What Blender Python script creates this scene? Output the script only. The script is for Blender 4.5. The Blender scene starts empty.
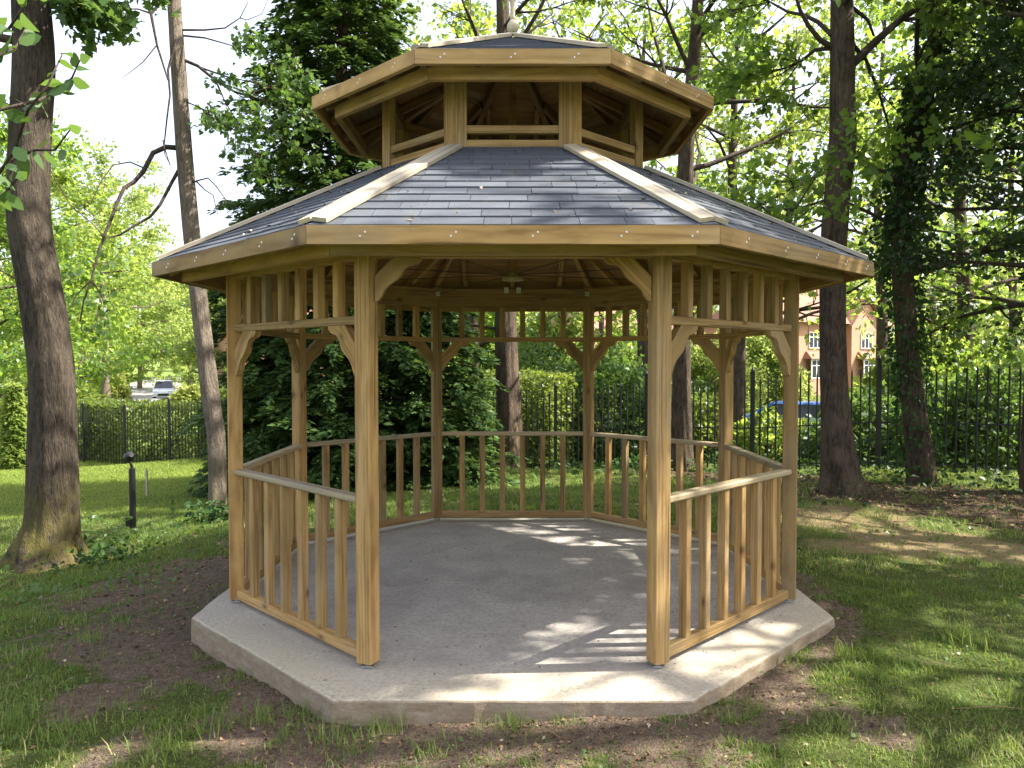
import bpy, math, random
import numpy as np
from mathutils import Vector

SC = bpy.context.scene
COL = SC.collection
RNG = np.random.default_rng(7)
random.seed(7)
F = 762.0
CAMZ = 1.58
PITCH = math.radians(1.73)
CX, CY = 0.005, 5.711          # gazebo centre
T8 = math.tan(math.pi / 8)


def V(*a):
    return np.array(a, dtype=float)


def nrm(v):
    v = np.asarray(v, float)
    return v / (np.linalg.norm(v) + 1e-12)


def P(px, py, d):
    """world point seen at pixel px,py at camera depth d"""
    xc = (px - 512) / F * d
    yc = -(py - 384) / F * d
    return V(xc, d * math.cos(PITCH) + yc * math.sin(PITCH),
             CAMZ - d * math.sin(PITCH) + yc * math.cos(PITCH))


# ------------------------------------------------------------------ terrain
CTRL = np.array([
    (0, 3.4, -.085), (-.85, 3.5, -.115), (-2, 4.6, -.17), (2, 4.6, -.06), (.85, 3.5, -.06), (0, 2, -.1), (-3, 3, -.2),
    (3, 3, -.08), (0, 8, -.05), (2, 7, -.04), (-2, 7, -.15), (-4.4, 7.2, -.33), (4.3, 9.75, -.1),
    (7.2, 11.3, -.155), (.98, 15.6, -.75), (0, 13, -.33), (-12.4, 23, -1.56), (-4, 12, -.5), (-8, 12, -.68),
    (-8, 18, -1.12), (4, 18, -.85), (10, 8, -.1), (12, 15, -.5), (0, 0, -.12), (0, -10, -.2), (-10, 5, -.6),
    (-15, 12, -1.05), (-20, 25, -1.7), (-30, 50, -2), (0, 40, -1.3), (15, 40, -1.05), (30, 60, -1.0),
    (-40, 80, -2.1), (0, 80, -1.6), (150, 150, -2), (-150, 150, -2.2), (0, 250, -2), (-60, 10, -1.8), (60, 10, -.6),
    (4, 14, -.42), (10, 29, -1.45), (14, 33, -1.4), (6, 9.5, -.1), (3, 12, -.25), (-100, 400, -2), (100, 400, -2)])


def gz(x, y):
    x = np.asarray(x, float)
    y = np.asarray(y, float)
    num = np.zeros(np.broadcast(x, y).shape)
    den = np.zeros_like(num)
    for cx, cy, cz in CTRL:
        r2 = (x - cx) ** 2 + (y - cy) ** 2
        s = 0.25 + 0.0012 * (cx * cx + (cy - 5) ** 2)
        w = 1 / (r2 + s) ** 1.6
        num = num + w * cz
        den = den + w
    return num / den


def gp(px, py):
    d = 6.0
    for _ in range(30):
        p = P(px, py, d)
        z = float(gz(p[0], p[1]))
        d = d * (CAMZ - z) / max(1e-3, (CAMZ - p[2])) * .6 + d * .4
    return P(px, py, d)


# smooth value noise for masks
class Noise:
    def __init__(s, seed):
        s.t = np.random.default_rng(seed).random((256, 256))

    def __call__(s, x, y):
        x = np.asarray(x, float); y = np.asarray(y, float)
        xi = np.floor(x).astype(int); yi = np.floor(y).astype(int)
        fx = x - xi; fy = y - yi
        fx = fx * fx * (3 - 2 * fx); fy = fy * fy * (3 - 2 * fy)
        g = lambda a, b: s.t[a % 256, b % 256]
        return (g(xi, yi) * (1 - fx) + g(xi + 1, yi) * fx) * (1 - fy) + (g(xi, yi + 1) * (1 - fx) + g(xi + 1, yi + 1) * fx) * fy


N1, N2, N3 = Noise(1), Noise(2), Noise(3)


def fbm(x, y, n=N1):
    return (n(x, y) + .5 * n(x * 2.1 + 7, y * 2.1) + .25 * n(x * 4.3, y * 4.3 + 3)) / 1.75


def blobs(lst):
    out = []
    for px, py, r in lst:
        p = gp(px, py)
        out.append((p[0], p[1], r))
    return out


DIRT = blobs([(175, 590, .95), (130, 640, .7), (185, 660, .65), (215, 565, .9), (250, 725, .45), (330, 748, .5), (90, 700, .3),
              (480, 748, .5), (560, 752, .55), (640, 748, .5), (700, 738, .35), (420, 740, .4), (290, 690, .3),
              (770, 690, .3), (890, 735, .16), (230, 620, .6), (110, 590, .5), (120, 748, .3), (820, 640, .2)])
STRAW = blobs([(840, 518, .9), (900, 540, .8), (800, 515, .7), (960, 548, .6), (1000, 548, .5)])
LITTER = blobs([(930, 495, 1.2), (1000, 505, 1.4), (870, 492, 1.1), (1050, 520, 1.2), (780, 478, 1.2), (700, 472, 1.2), (330, 470, 1.5), (270, 475, 1.2)])


def mask(bl, x, y):
    m = np.zeros(np.broadcast(x, y).shape)
    for cx, cy, r in bl:
        m = np.maximum(m, 1.25 - np.sqrt((x - cx) ** 2 + (y - cy) ** 2) / r * .75)
    return np.clip(m, 0, 1)


def dirt_at(x, y):
    m = mask(DIRT, x, y)
    # bare strip round the slab edge
    ex = np.maximum(np.abs(x - CX) / 2.15, np.maximum(np.abs(y - 5.58) / 2.25, (np.abs(x - CX) + np.abs(y - 5.58)) / 3.1))
    m = np.maximum(m, np.clip(1.0 - (ex - 1) * 9, 0, 1) * .8)
    return np.clip(m * 1.25 + (fbm(x * 2.3, y * 2.3) - .5) * 1.2 + (fbm(x * 9, y * 9, N3) - .5) * 1.2 - .42, 0, 1)


def straw_at(x, y):
    return np.clip(mask(STRAW, x, y) * 1.7 + (fbm(x * 3, y * 3, N2) - .5) * 1.4 - .4, 0, 1)


def litter_at(x, y):
    return np.clip(mask(LITTER, x, y) * 1.5 + (fbm(x * 2, y * 2, N3) - .5) * 1.0 - .35, 0, 1)


# ------------------------------------------------------------------ mesh builder
class MB:
    def __init__(s):
        s.v = []; s.f = []; s.uv = []; s.m = []; s.t = []

    def face(s, pts, uvs=None, m=0, tint=.5):
        i = len(s.v)
        s.v.extend([tuple(p) for p in pts])
        s.f.append(tuple(range(i, i + len(pts))))
        s.uv.extend(uvs if uvs is not None else [(p[0], p[1]) for p in pts])
        s.m.append(m); s.t.append(tint)

    def extrude(s, poly, o, ax, ay, az, depth, m=0, grain=None, caps=True, tint=None):
        """closed 2D outline in plane ax,ay at o, extruded along az (centred), UV u along `grain` axis"""
        o, ax, ay, az = (np.asarray(q, float) for q in (o, ax, ay, az))
        A = [o + ax * p[0] + ay * p[1] - az * depth / 2 for p in poly]
        B = [p + az * depth for p in A]
        g = nrm(grain if grain is not None else az)
        q1 = nrm(np.cross(g, ax + ay * .37 + az * .21)); q2 = np.cross(g, q1)
        ou, ov = random.uniform(0, 50), random.uniform(0, 50)
        tint = random.random() if tint is None else tint
        uvf = lambda p: (float(np.dot(p, g)) + ou, float(np.dot(p, q1)) + .7 * float(np.dot(p, q2)) + ov)
        n = len(poly)
        area = sum(poly[i][0] * poly[(i + 1) % n][1] - poly[(i + 1) % n][0] * poly[i][1] for i in range(n))
        flip = (area > 0) != (np.dot(np.cross(ax, ay), az) > 0)
        for i in range(n):
            j = (i + 1) % n
            q = [A[i], A[j], B[j], B[i]]
            if flip: q = q[::-1]
            s.face(q, [uvf(p) for p in q], m, tint)
        if caps:
            a = A[::-1]; b = B
            if flip: a = a[::-1]; b = b[::-1]
            s.face(a, [uvf(p) for p in a], m, tint)
            s.face(b, [uvf(p) for p in b], m, tint)

    def beam(s, p0, p1, w, h, side=None, ch=.004, m=0, tint=None):
        """chamfered plank from p0 to p1; w across `side`, h along the other axis"""
        p0, p1 = np.asarray(p0, float), np.asarray(p1, float)
        d = nrm(p1 - p0)
        if side is None:
            side = np.cross(d, V(0, 0, 1))
            if np.linalg.norm(side) < 1e-4: side = V(1, 0, 0)
        side = nrm(side - d * np.dot(side, d))
        up = np.cross(side, d)
        a, b = w / 2, h / 2
        c = min(ch, a * .5, b * .5)
        prof = [(-a + c, -b), (a - c, -b), (a, -b + c), (a, b - c), (a - c, b), (-a + c, b), (-a, b - c), (-a, -b + c)]
        s.extrude(prof, (p0 + p1) / 2, side, up, d, np.linalg.norm(p1 - p0), m, grain=d, tint=tint)

    def hexa(s, c, g, m=0, tint=None):
        """8 corners: bottom 0-3 ccw, top 4-7"""
        g = nrm(g); c = [np.asarray(p, float) for p in c]
        q1 = nrm(np.cross(g, V(.31, .23, .92))); q2 = np.cross(g, q1)
        ou, ov = random.uniform(0, 50), random.uniform(0, 50)
        tint = random.random() if tint is None else tint
        uvf = lambda p: (float(np.dot(p, g)) + ou, float(np.dot(p, q1)) + .7 * float(np.dot(p, q2)) + ov)
        for q in ((3, 2, 1, 0), (4, 5, 6, 7), (0, 1, 5, 4), (1, 2, 6, 5), (2, 3, 7, 6), (3, 0, 4, 7)):
            s.face([c[i] for i in q], [uvf(c[i]) for i in q], m, tint)

    def box(s, lo, hi, m=0, tint=None):
        x0, y0, z0 = lo; x1, y1, z1 = hi
        s.hexa([(x0, y0, z0), (x1, y0, z0), (x1, y1, z0), (x0, y1, z0), (x0, y0, z1), (x1, y0, z1), (x1, y1, z1), (x0, y1, z1)], (1, 0, 0), m, tint)

    def tube(s, pts, radii, n=8, m=0, caps=True, flute=0.0, ph=0.0, ridge=0.0):
        pts = [np.asarray(p, float) for p in pts]
        rings = []
        prev = None
        L = 0
        ou = random.uniform(0, 20)
        tint = random.random()
        for i, p in enumerate(pts):
            d = nrm(pts[min(i + 1, len(pts) - 1)] - pts[max(i - 1, 0)])
            if prev is None:
                x = np.cross(d, V(.12, .98, .17))
                if np.linalg.norm(x) < .1: x = np.cross(d, V(1, 0, 0))
                x = nrm(x)
            else:
                x = nrm(prev - d * np.dot(prev, d))
            prev = x
            y = np.cross(d, x)
            if i: L += np.linalg.norm(p - pts[i - 1])
            r = radii[i]
            fl = flute[i] if hasattr(flute, '__len__') else flute
            ring = []
            for k in range(n):
                a = 2 * math.pi * k / n
                rr = r * (1 + fl * (math.sin(3 * a + ph) * .6 + math.sin(5 * a + ph * 2.3 + i * .15) * .4))
                if ridge:
                    nz = N1(math.cos(a) * 4.5 + 40 + ph, math.sin(a) * 4.5 + L * 1.1 + 40)
                    nz2 = N2(math.cos(a) * 10 + 60 + ph, math.sin(a) * 10 + L * 2.6 + 60)
                    rr *= 1 + ridge * (1 - abs(2 * float(nz) - 1) * 1.6) + ridge * .5 * (float(nz2) - .5)
                ring.append(p + (x * math.cos(a) + y * math.sin(a)) * rr)
            rings.append((ring, L + ou))
        base = len(s.v)
        for ring, _ in rings:
            s.v.extend([tuple(q) for q in ring])
        for i in range(len(rings) - 1):
            for k in range(n):
                k2 = (k + 1) % n
                s.f.append((base + i * n + k, base + i * n + k2, base + (i + 1) * n + k2, base + (i + 1) * n + k))
                u0, u1 = rings[i][1], rings[i + 1][1]
                c0 = k / n * 2 * math.pi * radii[0]; c1 = (k + 1) / n * 2 * math.pi * radii[0]
                s.uv.extend([(u0, c0), (u0, c1), (u1, c1), (u1, c0)])
                s.m.append(m); s.t.append(tint)
        if caps:
            for idx, rev in ((0, True), (len(rings) - 1, False)):
                r = [base + idx * n + k for k in range(n)]
                if rev: r = r[::-1]
                s.f.append(tuple(r)); s.uv.extend([(0, 0)] * n); s.m.append(m); s.t.append(tint)

    def lathe(s, prof, o, n=16, m=0):
        s.tube([V(o[0], o[1], o[2] + z) for r, z in prof], [r for r, z in prof], n, m)

    def build(s, name, mats, parent=None, smooth=False, loc=None):
        me = bpy.data.meshes.new(name)
        me.from_pydata(s.v, [], s.f)
        if not isinstance(mats, (list, tuple)): mats = [mats]
        for q in mats: me.materials.append(q)
        if len(mats) > 1: me.polygons.foreach_set('material_index', s.m)
        uv = me.uv_layers.new(name='UVMap')
        uv.data.foreach_set('uv', np.array(s.uv, dtype=np.float32).ravel())
        at = me.attributes.new('tint', 'FLOAT', 'FACE')
        at.data.foreach_set('value', np.array(s.t, dtype=np.float32))
        if smooth: me.polygons.foreach_set('use_smooth', [True] * len(me.polygons))
        me.update()
        return link(name, me, parent)


def link(name, me, parent=None):
    o = bpy.data.objects.new(name, me)
    COL.objects.link(o)
    if parent is not None:
        o.parent = parent
        w = WORLD.get(parent.name, V(0, 0, 0))
        # child meshes are written in world coordinates; shift them into the parent's frame
        o.location = (-w[0], -w[1], -w[2])
        WORLD[o.name] = V(0, 0, 0)
    return o


WORLD = {}


def thing(name, label, cat, loc=(0, 0, 0), group=None, kind=None):
    o = bpy.data.objects.new(name, None)
    o.empty_display_size = .2
    COL.objects.link(o)
    o.location = loc
    WORLD[o.name] = V(*loc)
    tag(o, label, cat, group, kind)
    return o


def tag(o, label=None, cat=None, group=None, kind=None):
    if label: o['label'] = label
    if cat: o['category'] = cat
    if group: o['group'] = group
    if kind: o['kind'] = kind
    return o


def copy_thing(o, loc, rotz=0, label=None):
    c = o.copy(); COL.objects.link(c); c.location = loc; c.rotation_euler = (0, 0, rotz)
    if label: c['label'] = label
    for ch in o.children:
        d = ch.copy(); COL.objects.link(d); d.parent = c
        for g in ch.children:
            e = g.copy(); COL.objects.link(e); e.parent = d
    return c


def raw_mesh(name, verts, loops, starts, tint, mat, parent=None, uv=None):
    me = bpy.data.meshes.new(name)
    me.vertices.add(len(verts)); me.vertices.foreach_set('co', verts.astype(np.float32).ravel())
    me.loops.add(len(loops)); me.loops.foreach_set('vertex_index', loops.astype(np.int32))
    me.polygons.add(len(starts)); me.polygons.foreach_set('loop_start', starts.astype(np.int32))
    me.update(calc_edges=True)
    me.validate()
    at = me.attributes.new('tint', 'FLOAT', 'FACE'); at.data.foreach_set('value', tint.astype(np.float32))
    me.materials.append(mat)
    return link(name, me, parent)


# ------------------------------------------------------------------ materials
def mat(name):
    m = bpy.data.materials.new(name); m.use_nodes = True
    nt = m.node_tree; nt.nodes.clear()
    out = nt.nodes.new('ShaderNodeOutputMaterial')
    return m, nt, out


def N(nt, t, **kw):
    n = nt.nodes.new('ShaderNode' + t)
    for k, v in kw.items():
        if k.startswith('i_'):
            key = k[2:]
            key = int(key) if key.isdigit() else key.replace('_', ' ')
            n.inputs[key].default_value = v
        else:
            setattr(n, k, v)
    return n


def L(nt, a, b):
    nt.links.new(a, b)


def ramp(nt, fac, stops):
    r = nt.nodes.new('ShaderNodeValToRGB')
    e = r.color_ramp.elements
    while len(e) < len(stops): e.new(.5)
    for i, (p, c) in enumerate(stops):
        e[i].position = p; e[i].color = (*c, 1) if len(c) == 3 else c
    L(nt, fac, r.inputs[0])
    return r.outputs[0]


def mix(nt, fac, a, b, mode='MIX'):
    n = nt.nodes.new('ShaderNodeMix'); n.data_type = 'RGBA'; n.blend_type = mode
    for inp, v in ((n.inputs[0], fac), (n.inputs[6], a), (n.inputs[7], b)):
        if hasattr(v, 'links'): L(nt, v, inp)
        elif isinstance(v, (int, float)): inp.default_value = v
        else: inp.default_value = (*v, 1)
    return n.outputs[2]


def math_(nt, op, a, b=None, clamp=False):
    n = nt.nodes.new('ShaderNodeMath'); n.operation = op; n.use_clamp = clamp
    for i, v in enumerate((a, b)):
        if v is None: continue
        if hasattr(v, 'links'): L(nt, v, n.inputs[i])
        else: n.inputs[i].default_value = v
    return n.outputs[0]


def noise(nt, vec, scale, detail=4, rough=.55, dist=0):
    n = N(nt, 'TexNoise'); n.inputs['Scale'].default_value = scale; n.inputs['Detail'].default_value = detail
    n.inputs['Roughness'].default_value = rough; n.inputs['Distortion'].default_value = dist
    if vec is not None: L(nt, vec, n.inputs['Vector'])
    return n.outputs['Fac']


def mapping(nt, vec, scale=(1, 1, 1), loc=(0, 0, 0)):
    n = N(nt, 'Mapping'); n.inputs['Scale'].default_value = scale; n.inputs['Location'].default_value = loc
    L(nt, vec, n.inputs['Vector'])
    return n.outputs[0]


def principled(nt, out, col, rough=.7, spec=.3, bump=None, bdist=.01, bstr=.5, metal=0):
    p = N(nt, 'BsdfPrincipled')
    if hasattr(col, 'links'): L(nt, col, p.inputs['Base Color'])
    else: p.inputs['Base Color'].default_value = (*col, 1)
    if hasattr(rough, 'links'): L(nt, rough, p.inputs['Roughness'])
    else: p.inputs['Roughness'].default_value = rough
    p.inputs['Specular IOR Level'].default_value = spec
    p.inputs['Metallic'].default_value = metal
    if bump is not None:
        b = N(nt, 'Bump'); b.inputs['Strength'].default_value = bstr; b.inputs['Distance'].default_value = bdist
        L(nt, bump, b.inputs['Height']); L(nt, b.outputs[0], p.inputs['Normal'])
    L(nt, p.outputs[0], out.inputs[0])
    return p


def attr(nt, name):
    n = N(nt, 'Attribute'); n.attribute_name = name
    return n.outputs['Fac']


def wood(name, light, dark, green=.0, rough=.72, grey=0.0):
    m, nt, out = mat(name)
    uv = N(nt, 'UVMap').outputs[0]
    ti = attr(nt, 'tint')
    # growth-ring grain, stretched along the length
    g1 = noise(nt, mapping(nt, uv, (.9, 18, 1)), 1.6, 4, .55, 1.2)
    g2 = noise(nt, mapping(nt, uv, (3, 160, 1)), 1.2, 2, .5)
    w = N(nt, 'TexWave'); w.wave_type = 'BANDS'; w.bands_direction = 'Y'
    w.inputs['Scale'].default_value = 14; w.inputs['Distortion'].default_value = 5; w.inputs['Detail'].default_value = 2
    w.inputs['Detail Scale'].default_value = .7
    L(nt, mapping(nt, uv, (.12, 1, 1)), w.inputs['Vector'])
    f = math_(nt, 'ADD', math_(nt, 'MULTIPLY', g1, .9), math_(nt, 'MULTIPLY', w.outputs['Fac'], .1))
    c = ramp(nt, f, [(.34, dark), (.5, tuple(.4 * a + .6 * b for a, b in zip(dark, light))), (.66, light)])
    c = mix(nt, math_(nt, 'MULTIPLY', g2, .35), c, tuple(q * .7 for q in light))
    # knots
    vo = N(nt, 'TexVoronoi'); vo.inputs['Scale'].default_value = 1
    L(nt, mapping(nt, uv, (4.2, 9, 1)), vo.inputs['Vector'])
    k = ramp(nt, vo.outputs['Distance'], [(.06, (1, 1, 1)), (.13, (.4, .4, .4)), (.24, (0, 0, 0))])
    pick = N(nt, 'SeparateColor'); L(nt, vo.outputs['Color'], pick.inputs[0])
    k = math_(nt, 'MULTIPLY', k, math_(nt, 'GREATER_THAN', pick.outputs[0], .55))
    c = mix(nt, math_(nt, 'MULTIPLY', k, .9), c, (.085, .036, .014))
    st = noise(nt, mapping(nt, uv, (2.2, 9, 1), (5, 8, 0)), 1.0, 5, .65, .5)
    c = mix(nt, ramp(nt, st, [(.5, (0, 0, 0)), (.74, (.55, .55, .55))]), c, tuple(q * .62 for q in dark))
    cr = noise(nt, mapping(nt, uv, (.7, 60, 1), (2, 3, 0)), 1.0, 2, .5)
    c = mix(nt, ramp(nt, cr, [(.66, (0, 0, 0)), (.7, (.8, .8, .8))]), c, tuple(q * .35 for q in dark))
    gy = noise(nt, mapping(nt, uv, (1.1, 5, 1), (1, 7, 0)), 1.0, 4, .6)
    c = mix(nt, ramp(nt, gy, [(.5, (0, 0, 0)), (.75, (.42, .42, .42))]), c, (.36, .32, .25))
    # per-board tone
    c = mix(nt, 1.0, c, ramp(nt, ti, [(0, (.68, .68, .66)), (.5, (.97, .97, .97)), (1, (1.2, 1.12, .98))]), 'MULTIPLY')
    if green:
        gn = noise(nt, mapping(nt, uv, (.8, 3, 1)), 1.3, 3)
        c = mix(nt, math_(nt, 'MULTIPLY', ramp(nt, gn, [(.4, (0, 0, 0)), (.75, (1, 1, 1))]), green), c, (.2, .2, .065))
    if grey:
        c = mix(nt, grey, c, (.42, .40, .36))
    principled(nt, out, c, rough, .25, f, .002, .5)
    return m


M = {}
M['wood'] = wood('treated_pine', (.50, .325, .135), (.235, .13, .044), .12)
M['wood_dark'] = wood('treated_pine_boarding', (.42, .25, .11), (.24, .13, .055), .05)
M['wood_lantern'] = wood('shaded_lantern_pine', (.24, .135, .06), (.13, .068, .03), .1)  # same pine darkened: the lantern's inside shade is put into its colour
M['wood_pale'] = wood('bleached_pine', (.6, .52, .38), (.42, .34, .22), .0, .6, .3)
M['wood_cap'] = wood('planed_handrail_pine', (.5, .38, .2), (.32, .22, .1), .15, .55, .18)


def mk_shingle():
    m, nt, out = mat('slate_felt_shingle')
    ti = attr(nt, 'tint')
    geo = N(nt, 'NewGeometry').outputs['Position']
    n1 = noise(nt, geo, 420, 2, .6)
    n2 = noise(nt, geo, 7, 4)
    c = ramp(nt, ti, [(0, (.036, .041, .052)), (.5, (.055, .062, .076)), (1, (.085, .094, .11))])
    c = mix(nt, math_(nt, 'MULTIPLY', n1, .5), c, (.14, .15, .17))
    c = mix(nt, ramp(nt, n2, [(.58, (0, 0, 0)), (.78, (.5, .5, .5))]), c, (.16, .14, .1))
    principled(nt, out, c, .85, .3, n1, .003, .6)
    return m


M['shingle'] = mk_shingle()


def mk_concrete():
    m, nt, out = mat('weathered_concrete')
    geo = N(nt, 'NewGeometry')
    pos = geo.outputs['Position']
    n1 = noise(nt, pos, 3.2, 6, .62, .4)
    n2 = noise(nt, pos, 34, 5, .7)
    n3 = noise(nt, pos, 160, 3, .6)
    n4 = noise(nt, mapping(nt, pos, (1, 1, 1), (9, 3, 2)), 1.1, 5, .6)
    c = ramp(nt, n1, [(.3, (.35, .318, .285)), (.68, (.49, .45, .40))])
    c = mix(nt, ramp(nt, n2, [(.42, (0, 0, 0)), (.75, (.85, .85, .85))]), c, (.22, .2, .18))
    c = mix(nt, ramp(nt, n4, [(.48, (0, 0, 0)), (.66, (.55, .55, .55))]), c, (.2, .18, .16))
    c = mix(nt, ramp(nt, n3, [(.57, (0, 0, 0)), (.68, (.7, .7, .7))]), c, (.12, .105, .085))
    # green algae and dust towards the rim
    sep = N(nt, 'SeparateXYZ'); L(nt, pos, sep.inputs[0])
    dx = math_(nt, 'ABSOLUTE', math_(nt, 'SUBTRACT', sep.outputs[0], CX))
    dy = math_(nt, 'ABSOLUTE', math_(nt, 'SUBTRACT', sep.outputs[1], 5.62))
    e = math_(nt, 'MAXIMUM', math_(nt, 'MAXIMUM', dx, dy), math_(nt, 'MULTIPLY', math_(nt, 'ADD', dx, dy), .7071))
    rim = N(nt, 'MapRange'); rim.inputs['From Min'].default_value = 1.62; rim.inputs['From Max'].default_value = 2.02
    L(nt, e, rim.inputs['Value'])
    c = mix(nt, math_(nt, 'MULTIPLY', rim.outputs[0], ramp(nt, n4, [(.3, (.25, .25, .25)), (.65, (1, 1, 1))])), c, (.43, .375, .27))
    n6 = noise(nt, pos, 48, 5, .75)
    blot = math_(nt, 'MULTIPLY', ramp(nt, n6, [(.5, (0, 0, 0)), (.62, (1, 1, 1))]), ramp(nt, n1, [(.4, (.25, .25, .25)), (.62, (1, 1, 1))]))
    c = mix(nt, math_(nt, 'MULTIPLY', math_(nt, 'MULTIPLY', blot, math_(nt, 'ADD', rim.outputs[0], .35)), .55), c, (.17, .145, .085))
    side = math_(nt, 'LESS_THAN', sep.outputs[2], -.006)
    sn = noise(nt, mapping(nt, pos, (3, 3, 9)), 3, 5, .65)
    c = mix(nt, math_(nt, 'MULTIPLY', side, ramp(nt, sn, [(.3, (.55, .55, .55)), (.65, (1, 1, 1))])), c, mix(nt, sn, (.33, .25, .165), (.17, .12, .075)))
    vo = N(nt, 'TexVoronoi'); vo.feature = 'F1'; vo.inputs['Scale'].default_value = 5.5
    L(nt, pos, vo.inputs['Vector'])
    sp = ramp(nt, vo.outputs['Distance'], [(.03, (1, 1, 1)), (.09, (0, 0, 0))])
    c = mix(nt, math_(nt, 'MULTIPLY', sp, .6), c, (.12, .1, .08))
    h = math_(nt, 'ADD', math_(nt, 'MULTIPLY', n2, .6), math_(nt, 'MULTIPLY', n3, .4))
    principled(nt, out, c, .9, .25, h, .009, .8)
    return m


M['concrete'] = mk_concrete()


def simple(name, col, rough=.6, spec=.4, metal=0, nscale=0, namp=.3, bump=0):
    m, nt, out = mat(name)
    c = col
    b = None
    if nscale:
        tc = N(nt, 'TexCoord').outputs['Object']
        b = noise(nt, tc, nscale, 4)
        c = mix(nt, b, tuple(q * (1 - namp) for q in col), tuple(min(1, q * (1 + namp)) for q in col))
    principled(nt, out, c, rough, spec, b if bump else None, bump or .01, .5, metal)
    return m


M['black'] = simple('black_painted_steel', (.012, .012, .013), .4, .5, 0, 30, .3)
M['steel'] = simple('galvanised_steel', (.55, .55, .54), .4, .5, .9, 40, .2)
M['screw'] = simple('zinc_screw', (.75, .73, .68), .35, .6, .3)
M['glass_grey'] = simple('dark_glass', (.02, .025, .03), .08, .6)
M['white'] = simple('white_frame', (.8, .8, .78), .5, .4, 0, 12, .06)
M['rubber'] = simple('tyre_rubber', (.02, .02, .02), .8, .3, 0, 20, .2)
M['tail'] = simple('red_lamp', (.4, .02, .02), .3, .5)
M['lamp'] = simple('clear_lamp', (.7, .72, .75), .2, .6)


def paint(name, col):
    m, nt, out = mat(name)
    p = principled(nt, out, col, .35, .5)
    p.inputs['Coat Weight'].default_value = .7; p.inputs['Coat Roughness'].default_value = .06
    return m


M['p_blue'] = paint('blue_car_paint', (.02, .14, .55))
M['p_silver'] = paint('silver_car_paint', (.5, .52, .54))
M['p_white'] = paint('white_car_paint', (.78, .79, .8))


def mk_brick():
    m, nt, out = mat('orange_brick')
    tc = N(nt, 'UVMap').outputs[0]
    b = N(nt, 'TexBrick'); b.inputs['Scale'].default_value = 1
    b.inputs['Brick Width'].default_value = .225; b.inputs['Row Height'].default_value = .075; b.inputs['Mortar Size'].default_value = .01
    b.inputs['Color1'].default_value = (.46, .2, .115, 1); b.inputs['Color2'].default_value = (.54, .26, .15, 1); b.inputs['Mortar'].default_value = (.45, .38, .3, 1)
    L(nt, tc, b.inputs['Vector'])
    n = noise(nt, tc, 1.3, 4)
    c = mix(nt, math_(nt, 'MULTIPLY', n, .35), b.outputs[0], (.3, .13, .08))
    principled(nt, out, c, .9, .2)
    return m


M['brick'] = mk_brick()
M['tile'] = simple('red_roof_tile', (.26, .13, .09), .85, .2, 0, 6, .35)


def bark(name, c0, c1, moss=0, scale=1.0):
    m, nt, out = mat(name)
    uv = N(nt, 'UVMap').outputs[0]
    pos = N(nt, 'NewGeometry').outputs['Position']
    pm = mapping(nt, pos, (1, 1, .16))
    n1 = noise(nt, pm, 34 * scale, 5, .65, .8)
    n2 = noise(nt, pos, 3.2, 4, .6)
    n3 = noise(nt, pm, 110 * scale, 3, .6)
    f = math_(nt, 'ADD', math_(nt, 'MULTIPLY', n1, .65), math_(nt, 'MULTIPLY', n3, .35))
    c = ramp(nt, f, [(.4, c0), (.62, c1)])
    c = mix(nt, ramp(nt, n2, [(.45, (0, 0, 0)), (.75, (.6, .6, .6))]), c, tuple(min(1, q * 1.35) for q in c1))
    if moss:
        sep = N(nt, 'SeparateXYZ'); L(nt, pos, sep.inputs[0])
        mr = N(nt, 'MapRange'); mr.inputs['From Min'].default_value = .55; mr.inputs['From Max'].default_value = -.25
        L(nt, sep.outputs[2], mr.inputs['Value'])
        mm = math_(nt, 'MULTIPLY', mr.outputs[0], ramp(nt, noise(nt, pos, 6, 4), [(.35, (0, 0, 0)), (.6, (1, 1, 1))]))
        c = mix(nt, math_(nt, 'MULTIPLY', mm, moss), c, (.15, .13, .03))
    principled(nt, out, c, .92, .15, f, .05, 1.0)
    return m


M['bark'] = bark('grey_brown_bark', (.026, .021, .016), (.095, .075, .055), .9)
M['bark_dark'] = bark('dark_furrowed_bark', (.028, .021, .016), (.125, .09, .064), .2, .8)
M['bark_thin'] = bark('pale_grey_bark', (.10, .08, .062), (.24, .195, .15), .3, 1.2)
M['twig'] = bark('dark_twig_bark', (.05, .037, .03), (.10, .075, .06))


def leafmat(name, c0, c1, tr, trans=.45, rough=.45, spec=.35):
    m, nt, out = mat(name)
    ti = attr(nt, 'tint')
    c = ramp(nt, ti, [(0, c0), (1, c1)])
    p = N(nt, 'BsdfPrincipled'); L(nt, c, p.inputs['Base Color'])
    p.inputs['Roughness'].default_value = rough; p.inputs['Specular IOR Level'].default_value = spec
    t = N(nt, 'BsdfTranslucent')
    L(nt, mix(nt, ti, tuple(q * .75 for q in tr), tr), t.inputs[0])
    mx = N(nt, 'MixShader'); mx.inputs[0].default_value = trans
    L(nt, p.outputs[0], mx.inputs[1]); L(nt, t.outputs[0], mx.inputs[2]); L(nt, mx.outputs[0], out.inputs[0])
    return m


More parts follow.
